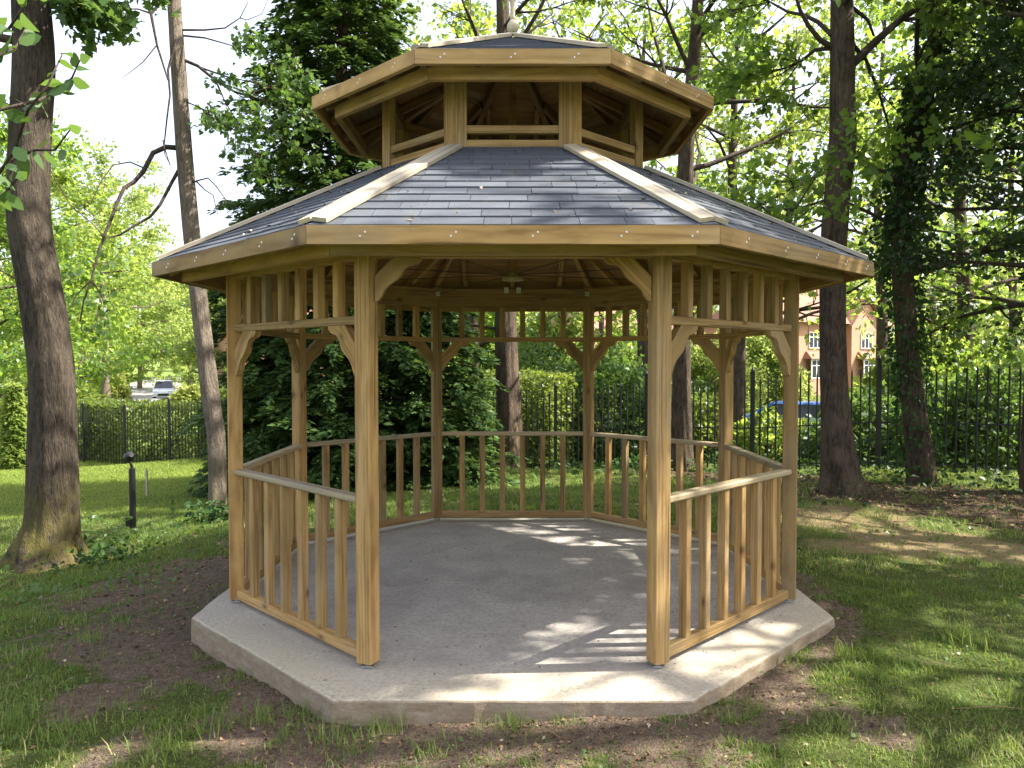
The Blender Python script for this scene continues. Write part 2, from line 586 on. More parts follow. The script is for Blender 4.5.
M['leaf'] = leafmat('sycamore_leaf', (.045, .095, .02), (.10, .175, .03), (.34, .5, .06), .48)
M['leaf_shade'] = leafmat('shaded_broad_leaf', (.035, .078, .024), (.075, .135, .032), (.2, .33, .05), .36)  # darkened copy of the leaf green, with crown shade in its colour
M['leaf_lime'] = leafmat('lime_green_leaf', (.07, .13, .022), (.14, .21, .035), (.44, .56, .08), .5)
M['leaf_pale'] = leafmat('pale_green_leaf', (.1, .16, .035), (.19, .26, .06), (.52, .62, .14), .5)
M['leaf_dark'] = leafmat('dark_evergreen_leaf', (.015, .036, .014), (.04, .075, .022), (.08, .15, .03), .2, .5, .25)
M['needle'] = leafmat('conifer_spray', (.026, .062, .02), (.085, .15, .034), (.16, .26, .04), .28, .55, .25)
M['ivy'] = leafmat('ivy_leaf', (.02, .05, .015), (.05, .1, .025), (.1, .2, .03), .2, .6, .15)
M['hedge'] = leafmat('hedge_leaf', (.06, .10, .02), (.13, .18, .035), (.34, .42, .06), .38)
M['yellow'] = leafmat('golden_leaf', (.16, .2, .04), (.26, .29, .07), (.5, .55, .12), .42)
def grassmat():
    m = leafmat('grass_blade', (.06, .115, .022), (.15, .22, .05), (.36, .46, .08), .36, .55, .2)
    r = [n for n in m.node_tree.nodes if n.type == 'VALTORGB'][0].color_ramp
    r.elements[1].position = .8
    e = r.elements.new(.9); e.color = (.34, .29, .13, 1)
    e = r.elements.new(1.0); e.color = (.42, .34, .19, 1)
    return m


M['grass'] = grassmat()
M['grass_old'] = leafmat('grass_blade', (.065, .12, .022), (.17, .235, .055), (.36, .46, .08), .38, .5, .25)
M['lawn'] = leafmat('fresh_mown_lawn_blade', (.11, .17, .03), (.22, .28, .06), (.52, .6, .12), .4, .55, .2)
M['weed'] = leafmat('weed_leaf', (.05, .1, .025), (.1, .17, .04), (.25, .4, .06), .35)


def mk_deadleaf():
    m, nt, out = mat('dead_leaf')
    ti = attr(nt, 'tint')
    c = ramp(nt, ti, [(0, (.10, .055, .03)), (.6, (.24, .15, .08)), (1, (.5, .42, .3))])
    principled(nt, out, c, .8, .2)
    return m


M['dead'] = mk_deadleaf()


def mk_ground():
    m, nt, out = mat('lawn_and_bare_earth')
    pos = N(nt, 'NewGeometry').outputs['Position']
    d, s, l = attr(nt, 'dirt'), attr(nt, 'straw'), attr(nt, 'litter')
    n1 = noise(nt, pos, 2.2, 5, .6)
    n2 = noise(nt, pos, 28, 5, .65)
    n3 = noise(nt, pos, 140, 3, .6)
    grass = ramp(nt, n2, [(.3, (.07, .075, .024)), (.5, (.10, .145, .03)), (.72, (.16, .2, .05))])
    grass = mix(nt, ramp(nt, noise(nt, pos, 9, 5, .7), [(.5, (0, 0, 0)), (.7, (.75, .75, .75))]), grass, (.135, .105, .06))
    grass = mix(nt, attr(nt, 'lawn'), grass, ramp(nt, n2, [(.3, (.10, .165, .03)), (.7, (.17, .24, .05))]))
    grass = mix(nt, ramp(nt, n1, [(.45, (0, 0, 0)), (.8, (.6, .6, .6))]), grass, (.15, .17, .045))
    soil = ramp(nt, n2, [(.3, (.10, .07, .05)), (.5, (.17, .123, .09)), (.72, (.27, .2, .145))])
    n5 = noise(nt, pos, 75, 4, .7)
    grass = mix(nt, ramp(nt, n5, [(.36, (.85, .85, .85)), (.52, (0, 0, 0))]), grass, (.035, .04, .014))
    grass = mix(nt, ramp(nt, n5, [(.58, (0, 0, 0)), (.7, (.7, .7, .7))]), grass, (.24, .24, .09))
    soil = mix(nt, ramp(nt, n5, [(.34, (.7, .7, .7)), (.46, (0, 0, 0))]), soil, (.05, .034, .024))
    soil = mix(nt, ramp(nt, n3, [(.52, (0, 0, 0)), (.66, (.8, .8, .8))]), soil, (.36, .27, .19))
    straw = ramp(nt, n2, [(.3, (.26, .18, .09)), (.7, (.4, .3, .17))])
    lit = ramp(nt, n2, [(.3, (.055, .038, .026)), (.7, (.15, .1, .065))])
    c = mix(nt, ramp(nt, math_(nt, 'ADD', d, math_(nt, 'MULTIPLY', math_(nt, 'SUBTRACT', n2, .5), .5)), [(.3, (0, 0, 0)), (.55, (1, 1, 1))]), grass, soil)
    c = mix(nt, ramp(nt, l, [(.25, (0, 0, 0)), (.6, (1, 1, 1))]), c, lit)
    c = mix(nt, ramp(nt, s, [(.3, (0, 0, 0)), (.75, (.85, .85, .85))]), c, straw)
    h = math_(nt, 'ADD', math_(nt, 'ADD', n2, n5), math_(nt, 'MULTIPLY', n3, .4))
    principled(nt, out, c, .95, .1, h, .04, 1.0)
    return m


M['ground'] = mk_ground()
M['road'] = simple('worn_asphalt', (.25, .24, .23), .9, .2, 0, 8, .2)

# ------------------------------------------------------------------ ground sheet
def axis(dense0, dense1, step, far0, far1):
    a = list(np.arange(dense0, dense1 + 1e-6, step))
    s = step; x = dense1
    while x < far1:
        s *= 1.18; x += s; a.append(min(x, far1))
    s = step; x = dense0
    while x > far0:
        s *= 1.18; x -= s; a.insert(0, max(x, far0))
    return np.array(a)


def build_ground():
    xs = axis(-6.5, 7, .09, -700, 700); ys = axis(2.2, 13, .09, -300, 1200)
    X, Y = np.meshgrid(xs, ys)
    Z = gz(X, Y)
    near = np.clip(1 - (np.hypot(X, Y - 6) - 6) / 16, 0, 1)
    dm = dirt_at(X, Y)
    Z = Z + near * ((fbm(X * 1.7, Y * 1.7, N2) - .5) * .05 + (fbm(X * 7, Y * 7, N3) - .5) * .028)
    # keep the soil below the slab top and under the slab
    ins = (np.abs(X - CX) < 1.9) & (np.abs(Y - 5.58) < 1.98) & (np.abs(X - CX) + np.abs(Y - 5.58) < 2.78)
    Z = np.where(ins, -.2, Z)
    nx, ny = len(xs), len(ys)
    verts = np.stack([X, Y, Z], -1).reshape(-1, 3)
    i = np.arange(ny - 1)[:, None] * nx + np.arange(nx - 1)[None, :]
    q = np.stack([i, i + 1, i + 1 + nx, i + nx], -1).reshape(-1, 4)
    o = raw_mesh('ground', verts, q.ravel(), np.arange(len(q)) * 4, np.zeros(len(q)), M['ground'])
    me = o.data
    lw = np.clip((Y + X * .15 - 8.2) / 1.2, 0, 1) * np.clip((-1.2 - X) / 1.5, 0, 1)
    for nm, arr in (('dirt', dm), ('lawn', lw), ('straw', straw_at(X, Y)), ('litter', litter_at(X, Y))):
        a = me.attributes.new(nm, 'FLOAT', 'POINT'); a.data.foreach_set('value', arr.astype(np.float32).ravel())
    me.polygons.foreach_set('use_smooth', [True] * len(me.polygons))
    tag(o, kind='structure')


build_ground()


# ------------------------------------------------------------------ leaves
MAPLE = np.array([(0, 0), (.16, .07), (.46, .06), (.36, .24), (.55, .48), (.26, .5), (.24, .72), (0, 1.0),
                  (-.24, .72), (-.26, .5), (-.55, .48), (-.36, .24), (-.46, .06), (-.16, .07)])
OVAL = np.array([(0, 0), (.26, .22), (.33, .48), (.2, .78), (0, 1.0), (-.2, .78), (-.33, .48), (-.26, .22)])
RHOMB = np.array([(0, 0), (.34, .45), (0, 1.0), (-.34, .45)])
NEED = np.array([(0, 0), (.15, .4), (0, 1.0), (-.15, .4)])
BLADE = np.array([(.5, 0), (.36, .55), (0, 1), (-.36, .55), (-.5, 0)])


def leaves_geo(pts, dirs, ups, sizes, shape, fold=.25, droop=.15, rng=RNG):
    """returns verts, loops, starts for leaves at pts; dirs: stem->tip, ups: rough face normal"""
    n = len(pts)
    d = dirs / (np.linalg.norm(dirs, axis=1, keepdims=True) + 1e-9)
    sx = np.cross(d, ups); sx /= (np.linalg.norm(sx, axis=1, keepdims=True) + 1e-9)
    nz = np.cross(sx, d)
    k = len(shape)
    x = shape[:, 0][None, :, None]; y = shape[:, 1][None, :, None]
    z = np.abs(x) * fold * rng.uniform(-.3, 2.2, n)[:, None, None] - droop * rng.uniform(-.6, 3.2, n)[:, None, None] * y ** 2
    v = pts[:, None, :] + sizes[:, None, None] * (sx[:, None, :] * x + d[:, None, :] * y + nz[:, None, :] * z)
    verts = v.reshape(-1, 3)
    loops = np.arange(n * k)
    starts = np.arange(n) * k
    return verts, loops, starts


def rand_unit(n, rng=RNG):
    v = rng.normal(size=(n, 3))
    return v / np.linalg.norm(v, axis=1, keepdims=True)


def leaf_obj(name, pts, dirs, sizes, shape, material, parent=None, upbias=.8, fold=.25, droop=.15, tint=None):
    n = len(pts)
    ups = rand_unit(n) + V(0, 0, upbias)
    v, l, s = leaves_geo(np.asarray(pts), np.asarray(dirs), ups, np.asarray(sizes), shape, fold, droop)
    if tint is None: tint = RNG.random(n)
    return raw_mesh(name, v, l, s, np.asarray(tint), material, parent)


# ------------------------------------------------------------------ trees
def grow(start, d, length, r, level, tubes, tips, pr, maxlevel):
    nseg = max(3, int(length / pr['seg'][min(level, 3)]))
    p = np.array(start, float); d = nrm(d)
    pts = [p.copy()]; dirs = [d.copy()]
    for i in range(nseg):
        d = nrm(d + RNG.normal(size=3) * pr['wander'] + V(0, 0, pr['trop'][min(level, 3)]) * (.6 if level < 2 else .3))
        p = p + d * length / nseg
        pts.append(p.copy()); dirs.append(d.copy())
    rad = [max(.004, r * (1 - .75 * i / nseg)) for i in range(nseg + 1)]
    tubes.append((pts, rad, level))
    if level >= maxlevel:
        tips.append((pts, dirs))
        return
    nch = pr['kids'][min(level, 3)]
    nch = max(2, int(nch * RNG.uniform(.75, 1.25)))
    for k in range(nch):
        t = RNG.uniform(pr['t0'], 1.0) if k else 1.0
        i = min(nseg, int(t * nseg))
        dd = dirs[i]
        side = nrm(np.cross(dd, V(0, 0, 1)) + V(1e-3, 0, 0))
        ang = RNG.uniform(.5, 1.05) * (1 if RNG.random() < .5 else -1)
        nd = dd * math.cos(ang) + side * math.sin(ang) + V(0, 0, RNG.normal() * pr['vert'])
        grow(pts[i], nd, length * RNG.uniform(*pr['ratio']), rad[i] * .6, level + 1, tubes, tips, pr, maxlevel)


DEF = dict(seg=(.6, .45, .3, .2), wander=.13, trop=(.05, .03, -.02, -.06), kids=(6, 5, 5, 4), t0=.25, ratio=(.4, .62), vert=.28)


def tip_leaves(tips, per, size, spread):
    P_, D_, S_, T_ = [], [], [], []
    for pts, dirs in tips:
        tb = RNG.random()
        pts = np.array(pts); dirs = np.array(dirs)
        n = max(2, int(per * RNG.uniform(.7, 1.3)))
        t = RNG.uniform(.1, 1, n) * (len(pts) - 1)
        i = np.minimum(t.astype(int), len(pts) - 2); f = (t - i)[:, None]
        base = pts[i] * (1 - f) + pts[i + 1] * f + RNG.normal(size=(n, 3)) * spread
        dd = dirs[i] * .6 + rand_unit(n) * .9 + V(0, 0, -.25)
        P_.append(base); D_.append(dd); S_.append(size * RNG.uniform(.45, 1.25, n)); T_.append(np.clip(tb * .55 + RNG.uniform(0, .5, n), 0, 1))
    return np.concatenate(P_), np.concatenate(D_), np.concatenate(S_), np.concatenate(T_)


SUN = nrm(V(.66, .03, .75))
# places the photograph shows in sun: crown tips that would shade them are cut away
GAPS = [(-4.2, 9.1, 1.7, .4, -.3), (.35, 4.35, .35, .2, 0), (.25, 3.66, .3, .1, 0), (1.5, 4.1, .8, .34, 0), (.1, 7.0, .5, .2, 0), (.3, 3.25, .9, .28, -.08),
        (1.85, 3.3, .6, .24, -.08), (3.4, 4.6, .5, .12, -.08), (-2.6, 3.5, .35, .12, -.2), (0, 3.9, .0, .0, 2.35), (3.5, 8.0, 1.0, .4, -.05), (3.6, 5.1, .5, .12, -.08), (0, 11.5, .8, .5, -.2), (-7, 15.5, 6, 2.2, -1.0), (-5.5, 11.6, 1.6, .35, -.5), (-7.5, 10.6, 1.2, .3, -.6), (-.45, 3.75, .2, .1, 2.3), (.75, 4.2, .25, .12, 2.5),
        (3.2, 6.2, .5, .12, 0), (2.6, 4.2, .3, .1, 0), (-4.2, 7.0, .2, .25, 1.4), (-4.2, 7.0, .2, .2, 3.4), (2.4, 3.6, .25, .1, 0), (4.3, 7.2, .6, .15, 0)]


def lit(p):
    for gx, gy, rx, ry, z in GAPS:
        q = p - SUN * (p[2] - z) / SUN[2]
        if p[2] > z + .5 and ((q[0] - gx) / (rx + .14)) ** 2 + ((q[1] - gy) / (ry + .14)) ** 2 < 1: return True
    return False


def make_tree(name, label, cat, path, limbs, leaf, shape, size, per, barkm, group=None, maxlevel=3, spread=.06,
              pr=None, trunk_n=20, flute=None, upbias=.8, tipcut=None, extra=None):
    """path: list of (point, radius); limbs: list of (start_index_or_point, dir, length, radius)"""
    pr = {**DEF, **(pr or {})}
    base = path[0][0]
    root = thing(name, label, cat, tuple(base), group)
    pts = [np.asarray(q[0], float) for q in path]; rad = [q[1] for q in path]
    # resample trunk smoothly
    pp, rr = [], []
    for i in range(len(pts) - 1):
        p0 = pts[max(i - 1, 0)]; p1 = pts[i]; p2 = pts[i + 1]; p3 = pts[min(i + 2, len(pts) - 1)]
        for t in np.linspace(0, 1, 7 if trunk_n < 14 else 15)[:-1]:
            pp.append(.5 * ((2 * p1) + (-p0 + p2) * t + (2 * p0 - 5 * p1 + 4 * p2 - p3) * t * t + (-p0 + 3 * p1 - 3 * p2 + p3) * t ** 3))
            rr.append(rad[i] * (1 - t) + rad[i + 1] * t)
    pp.append(pts[-1]); rr.append(rad[-1])
    fl = [(.2 * max(0, 1 - i / (14 if trunk_n < 14 else 34)) + .035) for i in range(len(pp))] if flute is None else [flute] * len(pp)
    mb = MB(); mb.tube(pp, rr, trunk_n * (1 if trunk_n < 14 else 3), 0, flute=fl, ph=random.uniform(0, 6), ridge=.0 if trunk_n < 14 else .05)
    mb.build('trunk', M[barkm], root, True)
    tubes, tips = [], []
    for st, d, ln, r in limbs:
        s = pts[st] if isinstance(st, int) else np.asarray(st, float)
        grow(s, d, ln, r, 1, tubes, tips, pr, maxlevel)
    if extra: extra(tubes, tips)
    tips = [t for t in tips if not (lit(t[0][-1]) or lit(t[0][len(t[0]) // 2]))]
    bb = MB()
    for q, r, lv in tubes:
        bb.tube(q, r, {1: 8, 2: 5}.get(lv, 3), 0, caps=False)
    if tubes: bb.build('branches', M['twig' if maxlevel > 1 else barkm], root, True)
    if tips and per:
        a, b, c, tt = tip_leaves(tips, per, size, spread)
        leaf_obj('crown', a, b, c, shape, M[leaf], root, upbias, tint=tt)
    return root


def ring_limbs(z0, z1, n, length, r, path, up=.25, az=None):
    """limbs spread round a trunk between heights z0..z1"""
    out = []
    pts = np.array([q[0] for q in path])
    for k in range(n):
        t = (k + .5) / n
        z = z0 + (z1 - z0) * t
        x = np.interp(z, pts[:, 2], pts[:, 0]); y = np.interp(z, pts[:, 2], pts[:, 1])
        a = k * 2.4 + RNG.uniform(-.4, .4) if az is None else RNG.uniform(*az)
        out.append((V(x, y, z), V(math.cos(a), math.sin(a), up + .5 * t), length * (1 - .45 * t) * RNG.uniform(.8, 1.2), r * (1 - .5 * t)))
    return out


def pix_path(lst, d, lean=0):
    return [(P(px, py, d + lean * i), hw * d / F) for i, (px, hw, py) in enumerate(lst)]


# ================================================================== GAZEBO
def fr(k):
    a = math.radians(-90 + 45 * k)
    return V(math.cos(a), math.sin(a), 0), V(-math.sin(a), math.cos(a), 0)


CC = V(CX, CY, 0)


def fpt(k, ap, t, z):
    n, s = fr(k)
    return CC + n * ap + s * t + V(0, 0, z)


def vtx(k, ap, z):
    """octagon corner between face k and k+1 for apothem ap"""
    a = math.radians(-90 + 45 * k + 22.5)
    R = ap / math.cos(math.pi / 8)
    return CC + V(math.cos(a) * R, math.sin(a) * R, z)


def ring_piece(mb, k, a0, a1, z0, z1, gap=.0012, tint=None):
    h0, h1 = a0 * T8 - gap, a1 * T8 - gap
    c = [fpt(k, a1, -h1, z0), fpt(k, a1, h1, z0), fpt(k, a0, h0, z0), fpt(k, a0, -h0, z0)]
    mb.hexa(c + [p + V(0, 0, z1 - z0) for p in c], fr(k)[1], tint=tint)


AP = 1.811                        # post line
EA, EZ = 2.255, 2.183             # roof edge
SL = .538
CA = .875                         # cupola post line
UA, UZ = 1.345, 3.337             # cupola roof edge
USL = (3.975 - UZ) / UA


def rz(a): return EZ + (EA - a) * SL
def uz(a): return UZ + (UA - a) * USL


def build_gazebo():
    g = thing('gazebo', 'octagonal timber gazebo with two tier slate grey shingle roof on concrete base', 'gazebo', (CX, CY, 0))
    # posts
    for k in range(8):
        p = vtx(k, AP, 0)
        a = math.radians(-90 + 45 * k + 22.5)
        rad = V(math.cos(a), math.sin(a), 0)
        mb = MB(); mb.beam(p + V(0, 0, .028), p + V(0, 0, 2.30), .09, .09, side=rad, ch=.006)
        po = mb.build('post', M['wood'], g)
        mb = MB(); mb.box(p + V(-.03, -.03, .004), p + V(.03, .03, .012))
        mb.tube([p + V(0, 0, .008), p + V(0, 0, .03)], [.014, .014], 10)
        mb.build('post_foot', M['steel'], po)
    # ring beam on the posts
    for k in range(8):
        mb = MB(); ring_piece(mb, k, AP - .035, AP + .035, 2.105, 2.285); mb.build('ring_beam', M['wood'], g)
    half = AP * T8 - .052
    og0 = [(0, -.26), (0, -.26 + .15), (.26 - .15, 0), (.26, 0), (.26, -.014), (.238, -.034), (.185, -.046), (.162, -.07), (.148, -.102),
           (.128, -.126), (.102, -.144), (.074, -.166), (.052, -.192), (.04, -.222), (.02, -.25)]
    for k in range(8):
        n, s = fr(k)
        z = V(0, 0, 1)
        if k != 0:
            # lower railing
            mb = MB(); mb.beam(fpt(k, AP, -half, .862), fpt(k, AP, half, .862), .075, .036, side=n, ch=.009)
            hr = mb.build('railing', M['wood_cap'], g)
            mb = MB(); mb.beam(fpt(k, AP, -half, .062), fpt(k, AP, half, .062), .05, .06, side=n)
            mb.build('bottom_rail', M['wood'], hr)
            for i in range(6):
                t = -half + (i + 1) * 2 * half / 7
                mb = MB(); mb.beam(fpt(k, AP, t, .092), fpt(k, AP, t, .844), .05, .05, side=s, ch=.004)
                mb.build('spindle', M['wood'], hr)
            # frieze
            mb = MB(); mb.beam(fpt(k, AP, -half, 1.79), fpt(k, AP, half, 1.79), .05, .045, side=n)
            fz = mb.build('frieze', M['wood'], g)
            for i in range(6):
                t = -half + (i + 1) * 2 * half / 7
                mb = MB(); mb.beam(fpt(k, AP, t, 1.8125), fpt(k, AP, t, 2.105), .05, .05, side=s)
                mb.build('spindle', M['wood'], fz)
        zb = 2.104 if k == 0 else 1.767
        og = [(q[0] * (.9 if k == 0 else 1.08), q[1] * (.86 if k == 0 else 1.1)) for q in og0]
        for sg in (-1, 1):
            mb = MB()
            mb.extrude(og, fpt(k, AP, sg * (half + .004), zb), s * -sg, z, n, .042, grain=s * -sg + z)
            mb.build('bracket', M['wood'], g)
    # inner eave board + fascia
    scr = MB(); scr.tube([(0, 0, 0), (0, 0, .003)], [.0055, .0045], 8)
    sme = None
    for k in range(8):
        mb = MB(); ring_piece(mb, k, 2.05, 2.095, 2.082, 2.19); mb.build('eave_board', M['wood'], g)
        mb = MB(); ring_piece(mb, k, EA - .032, EA, 2.108, 2.193); fa = mb.build('fascia', M['wood'], g)
        n, s = fr(k)
        for t in (-.68, -.27, .1, .5, .82):
            for dt, dz in ((-.011, -.006), (.012, .012)):
                c = fpt(k, EA, t + dt, 2.15 + dz)
                q = MB(); q.tube([c - n * .001, c + n * .002], [.0055, .0045], 8); q.build('screw', M['screw'], fa)
    # roof boarding (underside) with board joints, shingles on top
    mb = MB()
    for k in range(8):
        a = EA - .034
        while a > .78:
            a2 = max(.76, a - .118)
            g1, g0 = a - .003, a2
            h1, h0 = g1 * T8, g0 * T8
            c = [fpt(k, g1, -h1, rz(g1) - .028), fpt(k, g1, h1, rz(g1) - .028), fpt(k, g0, h0, rz(g0) - .028), fpt(k, g0, -h0, rz(g0) - .028)]
            mb.hexa(c + [p + V(0, 0, .018) for p in c], fr(k)[1])
            a = a2
    mb.build('roof_boarding', M['wood_dark'], g)

    def shingles(name, edge, top, zf, sl, ex, tabw):
        mb = MB()
        for k in range(8):
            r = 0
            a = edge - .006
            while a > top:
                a2 = max(top - .01, a - ex * 1.25)          # each course laps the next
                aend = a
                h = a * T8
                x = -h - random.uniform(0, tabw)
                while x < h:
                    w = tabw * random.choice((.6, 1, 1, 1.35)) * random.uniform(.9, 1.1)
                    x1 = min(h, x + w - .003)
                    x0 = max(-h, x)
                    if x1 - x0 > .01:
                        lift = .010 + random.uniform(0, .004)
                        hu = a2 * T8
                        u0 = max(-hu, min(hu, x0)); u1 = max(-hu, min(hu, x1))
                        if u1 - u0 > .004:
                            tint = random.random()
                            A = fpt(k, a, x0, zf(a) - .004); B = fpt(k, a, x1, zf(a) - .004)
                            A2 = A + V(0, 0, lift + .004); B2 = B + V(0, 0, lift + .004)
                            Ct = fpt(k, a2, u1, zf(a2) + .0015); D = fpt(k, a2, u0, zf(a2) + .0015)
                            mb.face([A2, B2, Ct, D], None, 0, tint)
                            mb.face([A, B, B2, A2], None, 0, tint * .3)
                            mb.face([B, Ct, B2], None, 0, tint * .3)
                            mb.face([D, A, A2], None, 0, tint * .3)
                    x += w
                a -= ex
                r += 1
        return mb.build(name, M['shingle'], g)

    rf = shingles('roof_shingles', EA, .82, rz, SL, .108, .23)
    ur = shingles('lantern_roof_shingles', UA, .06, uz, USL, .12, .24)

    def cap(k, a0, a1, zf, parent, w=.075):
        """hip cap: two boards, one on each side of the hip"""
        mb = MB()
        for sgn, kk in ((1, k), (-1, k + 1)):
            n, s = fr(kk)
            # hip line end points on face kk
            e = 1 if kk == k else -1
            p0 = fpt(kk, a0, e * a0 * T8, zf(a0)); p1 = fpt(kk, a1, e * a1 * T8, zf(a1))
            sl = (zf(a1) - zf(a0)) / (a0 - a1)
            fn = nrm(n * sl + V(0, 0, 1))
            d = nrm(p1 - p0)
            ins = nrm(np.cross(fn, d)) * (1 if np.dot(np.cross(fn, d), s) * e < 0 else -1)
            q0, q1 = p0 + ins * w, p1 + ins * w
            lo, hi = fn * .013, fn * .034
            c = [p0 + lo, p1 + lo, q1 + lo, q0 + lo]
            t = [p0 + hi, p1 + hi, q1 + hi, q0 + hi]
            # orientation
            if np.dot(np.cross(c[1] - c[0], c[2] - c[0]), fn) < 0:
                c = [c[0], c[3], c[2], c[1]]; t = [t[0], t[3], t[2], t[1]]
            mb.hexa(c + t, d)
        return mb.build('hip_cap', M['wood_pale'], parent)

    for k in range(8):
        cap(k, EA - .045, .925, rz, rf)
        cap(k, UA - .06, .03, uz, ur, .055)
    # rafters below the boarding
    for k in range(8):
        n, s = fr(k)
        for t in (-.46, 0, .46):
            a1 = max(.84, abs(t) / T8 + .05)
            mb = MB()
            mb.beam(fpt(k, EA - .06, t, rz(EA - .06) - .068), fpt(k, a1, t, rz(a1) - .068), .045, .07, side=s)
            mb.build('rafter', M['wood'], g)
        mb = MB()
        mb.beam(vtx(k, EA - .08, rz(EA - .08) - .076), vtx(k, .84, rz(.84) - .076), .05, .085, side=np.cross(V(0, 0, 1), vtx(k, 1, 0) - CC))
        mb.build('hip_rafter', M['wood'], g)
    # central boss, drop rod and tie wires
    mb = MB(); mb.beam(CC + V(0, 0, 2.21), CC + V(0, 0, 3.9), .05, .05)
    kp = mb.build('king_post', M['wood_dark'], g)
    mb = MB(); mb.lathe([(.01, 2.175), (.078, 2.18), (.08, 2.2), (.045, 2.212), (.04, 2.235), (.01, 2.236)], CC, 24); mb.build('boss', M['wood_cap'], kp, False)
    for k in range(8):
        mb = MB(); e = vtx(k, AP - .05, 2.235); mb.tube([CC + V(0, 0, 2.222), e], [.003, .003], 5); w = mb.build('tie_wire', M['black'], g)
        d = nrm(CC - e) * V(1, 1, 0)
        mb = MB(); mb.beam(e + V(0, 0, -.02) + d * .0, e + V(0, 0, .02), .045, .012, side=np.cross(d, V(0, 0, 1))); mb.build('wire_plate', M['steel'], w)
    # cleats on the rear beam
    for t in (-.06, .06):
        mb = MB(); c = fpt(4, AP - .045, t, 2.27); mb.beam(c - V(0, 0, .028), c + V(0, 0, .028), .05, .016, side=fr(4)[1]); mb.build('cleat', M['steel'], g)
    # lantern (upper tier)
    zb = rz(CA)
    for k in range(8):
        n, s = fr(k)
        a = math.radians(-90 + 45 * k + 22.5)
        rad = V(math.cos(a), math.sin(a), 0); tg = V(-rad[1], rad[0], 0)
        c = vtx(k, CA, 0)
        mb = MB()
        for kk, e in ((k, 1), (k + 1, -1)):                 # two boards mitred round the corner
            ho, hi_ = (CA + .03) * T8 - .001, (CA - .02) * T8 - .001
            q = [fpt(kk, CA + .03, e * (ho - .085), zb - .06), fpt(kk, CA + .03, e * ho, zb - .06), fpt(kk, CA - .02, e * hi_, zb - .06), fpt(kk, CA - .02, e * (ho - .085), zb - .06)]
            if e < 0: q = [q[1], q[0], q[3], q[2]]
            mb.hexa(q + [p + V(0, 0, uz(CA) - .05 - zb + .06) for p in q], V(0, 0, 1))
        mb.build('lantern_post', M['wood'], g)
        h = CA * T8 - .068
        for z in (2.94, 3.03):
            mb = MB(); mb.beam(fpt(k, CA, -h, z), fpt(k, CA, h, z), .045, .05, side=n); mb.build('lantern_rail', M['wood'], g)
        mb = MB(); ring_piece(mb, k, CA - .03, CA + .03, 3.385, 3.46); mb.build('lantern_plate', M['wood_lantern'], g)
        mb = MB(); ring_piece(mb, k, 1.165, 1.205, 3.225, 3.305); mb.build('lantern_eave_board', M['wood'], g)
        mb = MB(); ring_piece(mb, k, UA - .032, UA, 3.263, 3.347); fa = mb.build('lantern_fascia', M['wood'], g)
        for t in (-.4, 0.0, .36):
            for dt, dz in ((-.011, -.006), (.012, .012)):
                p = fpt(k, UA, t + dt, 3.305 + dz)
                q = MB(); q.tube([p - n * .001, p + n * .002], [.0055, .0045], 8); q.build('screw', M['screw'], fa)
        for t in (-.2, .2):
            a1 = .55
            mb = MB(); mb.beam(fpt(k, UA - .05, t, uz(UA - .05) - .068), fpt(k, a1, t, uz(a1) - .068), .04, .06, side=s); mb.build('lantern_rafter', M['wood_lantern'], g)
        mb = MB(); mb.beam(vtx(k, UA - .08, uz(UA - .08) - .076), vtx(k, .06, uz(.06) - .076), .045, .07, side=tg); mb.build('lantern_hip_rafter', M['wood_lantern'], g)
    mb = MB()
    for k in range(8):
        a = UA - .034
        while a > .02:
            a2 = max(.01, a - .118); g1, g0 = a - .003, a2
            h1, h0 = g1 * T8, g0 * T8
            c = [fpt(k, g1, -h1, uz(g1) - .028), fpt(k, g1, h1, uz(g1) - .028), fpt(k, g0, h0, uz(g0) - .028), fpt(k, g0, -h0, uz(g0) - .028)]
            mb.hexa(c + [p + V(0, 0, .018) for p in c], fr(k)[1])
            a = a2
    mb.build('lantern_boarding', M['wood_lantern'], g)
    # finial: turned ball, slim shaft, flared cross head
    mb = MB(); z0 = 3.995
    ball = [(.012, 0), (.03, .012), (.042, .035), (.044, .052), (.04, .072), (.028, .09), (.022, .1)]
    mb.lathe([(r, z) for r, z in ball], CC + V(0, 0, z0), 20)
    fi = mb.build('finial_ball', M['wood_pale'], g, True)
    mb = MB(); mb.lathe([(.022, .1), (.019, .12), (.017, .2), (.022, .245), (.03, .27), (.034, .285), (.02, .30), (.018, .40), (.024, .43), (.006, .45)], CC + V(0, 0, z0), 16)
    mb.build('finial_shaft', M['wood_pale'], fi, True)
    mb = MB(); c = CC + V(0, 0, z0 + .295)
    mb.extrude([(-.075, .012), (-.05, -.02), (-.02, -.012), (.02, -.012), (.05, -.02), (.075, .012), (.075, .035), (.05, .052), (.02, .03), (-.02, .03), (-.05, .052), (-.075, .035)],
               c, V(1, 0, 0), V(0, 0, 1), V(0, 1, 0), .024)
    mb.build('finial_cross', M['wood_pale'], fi)
    return g


build_gazebo()


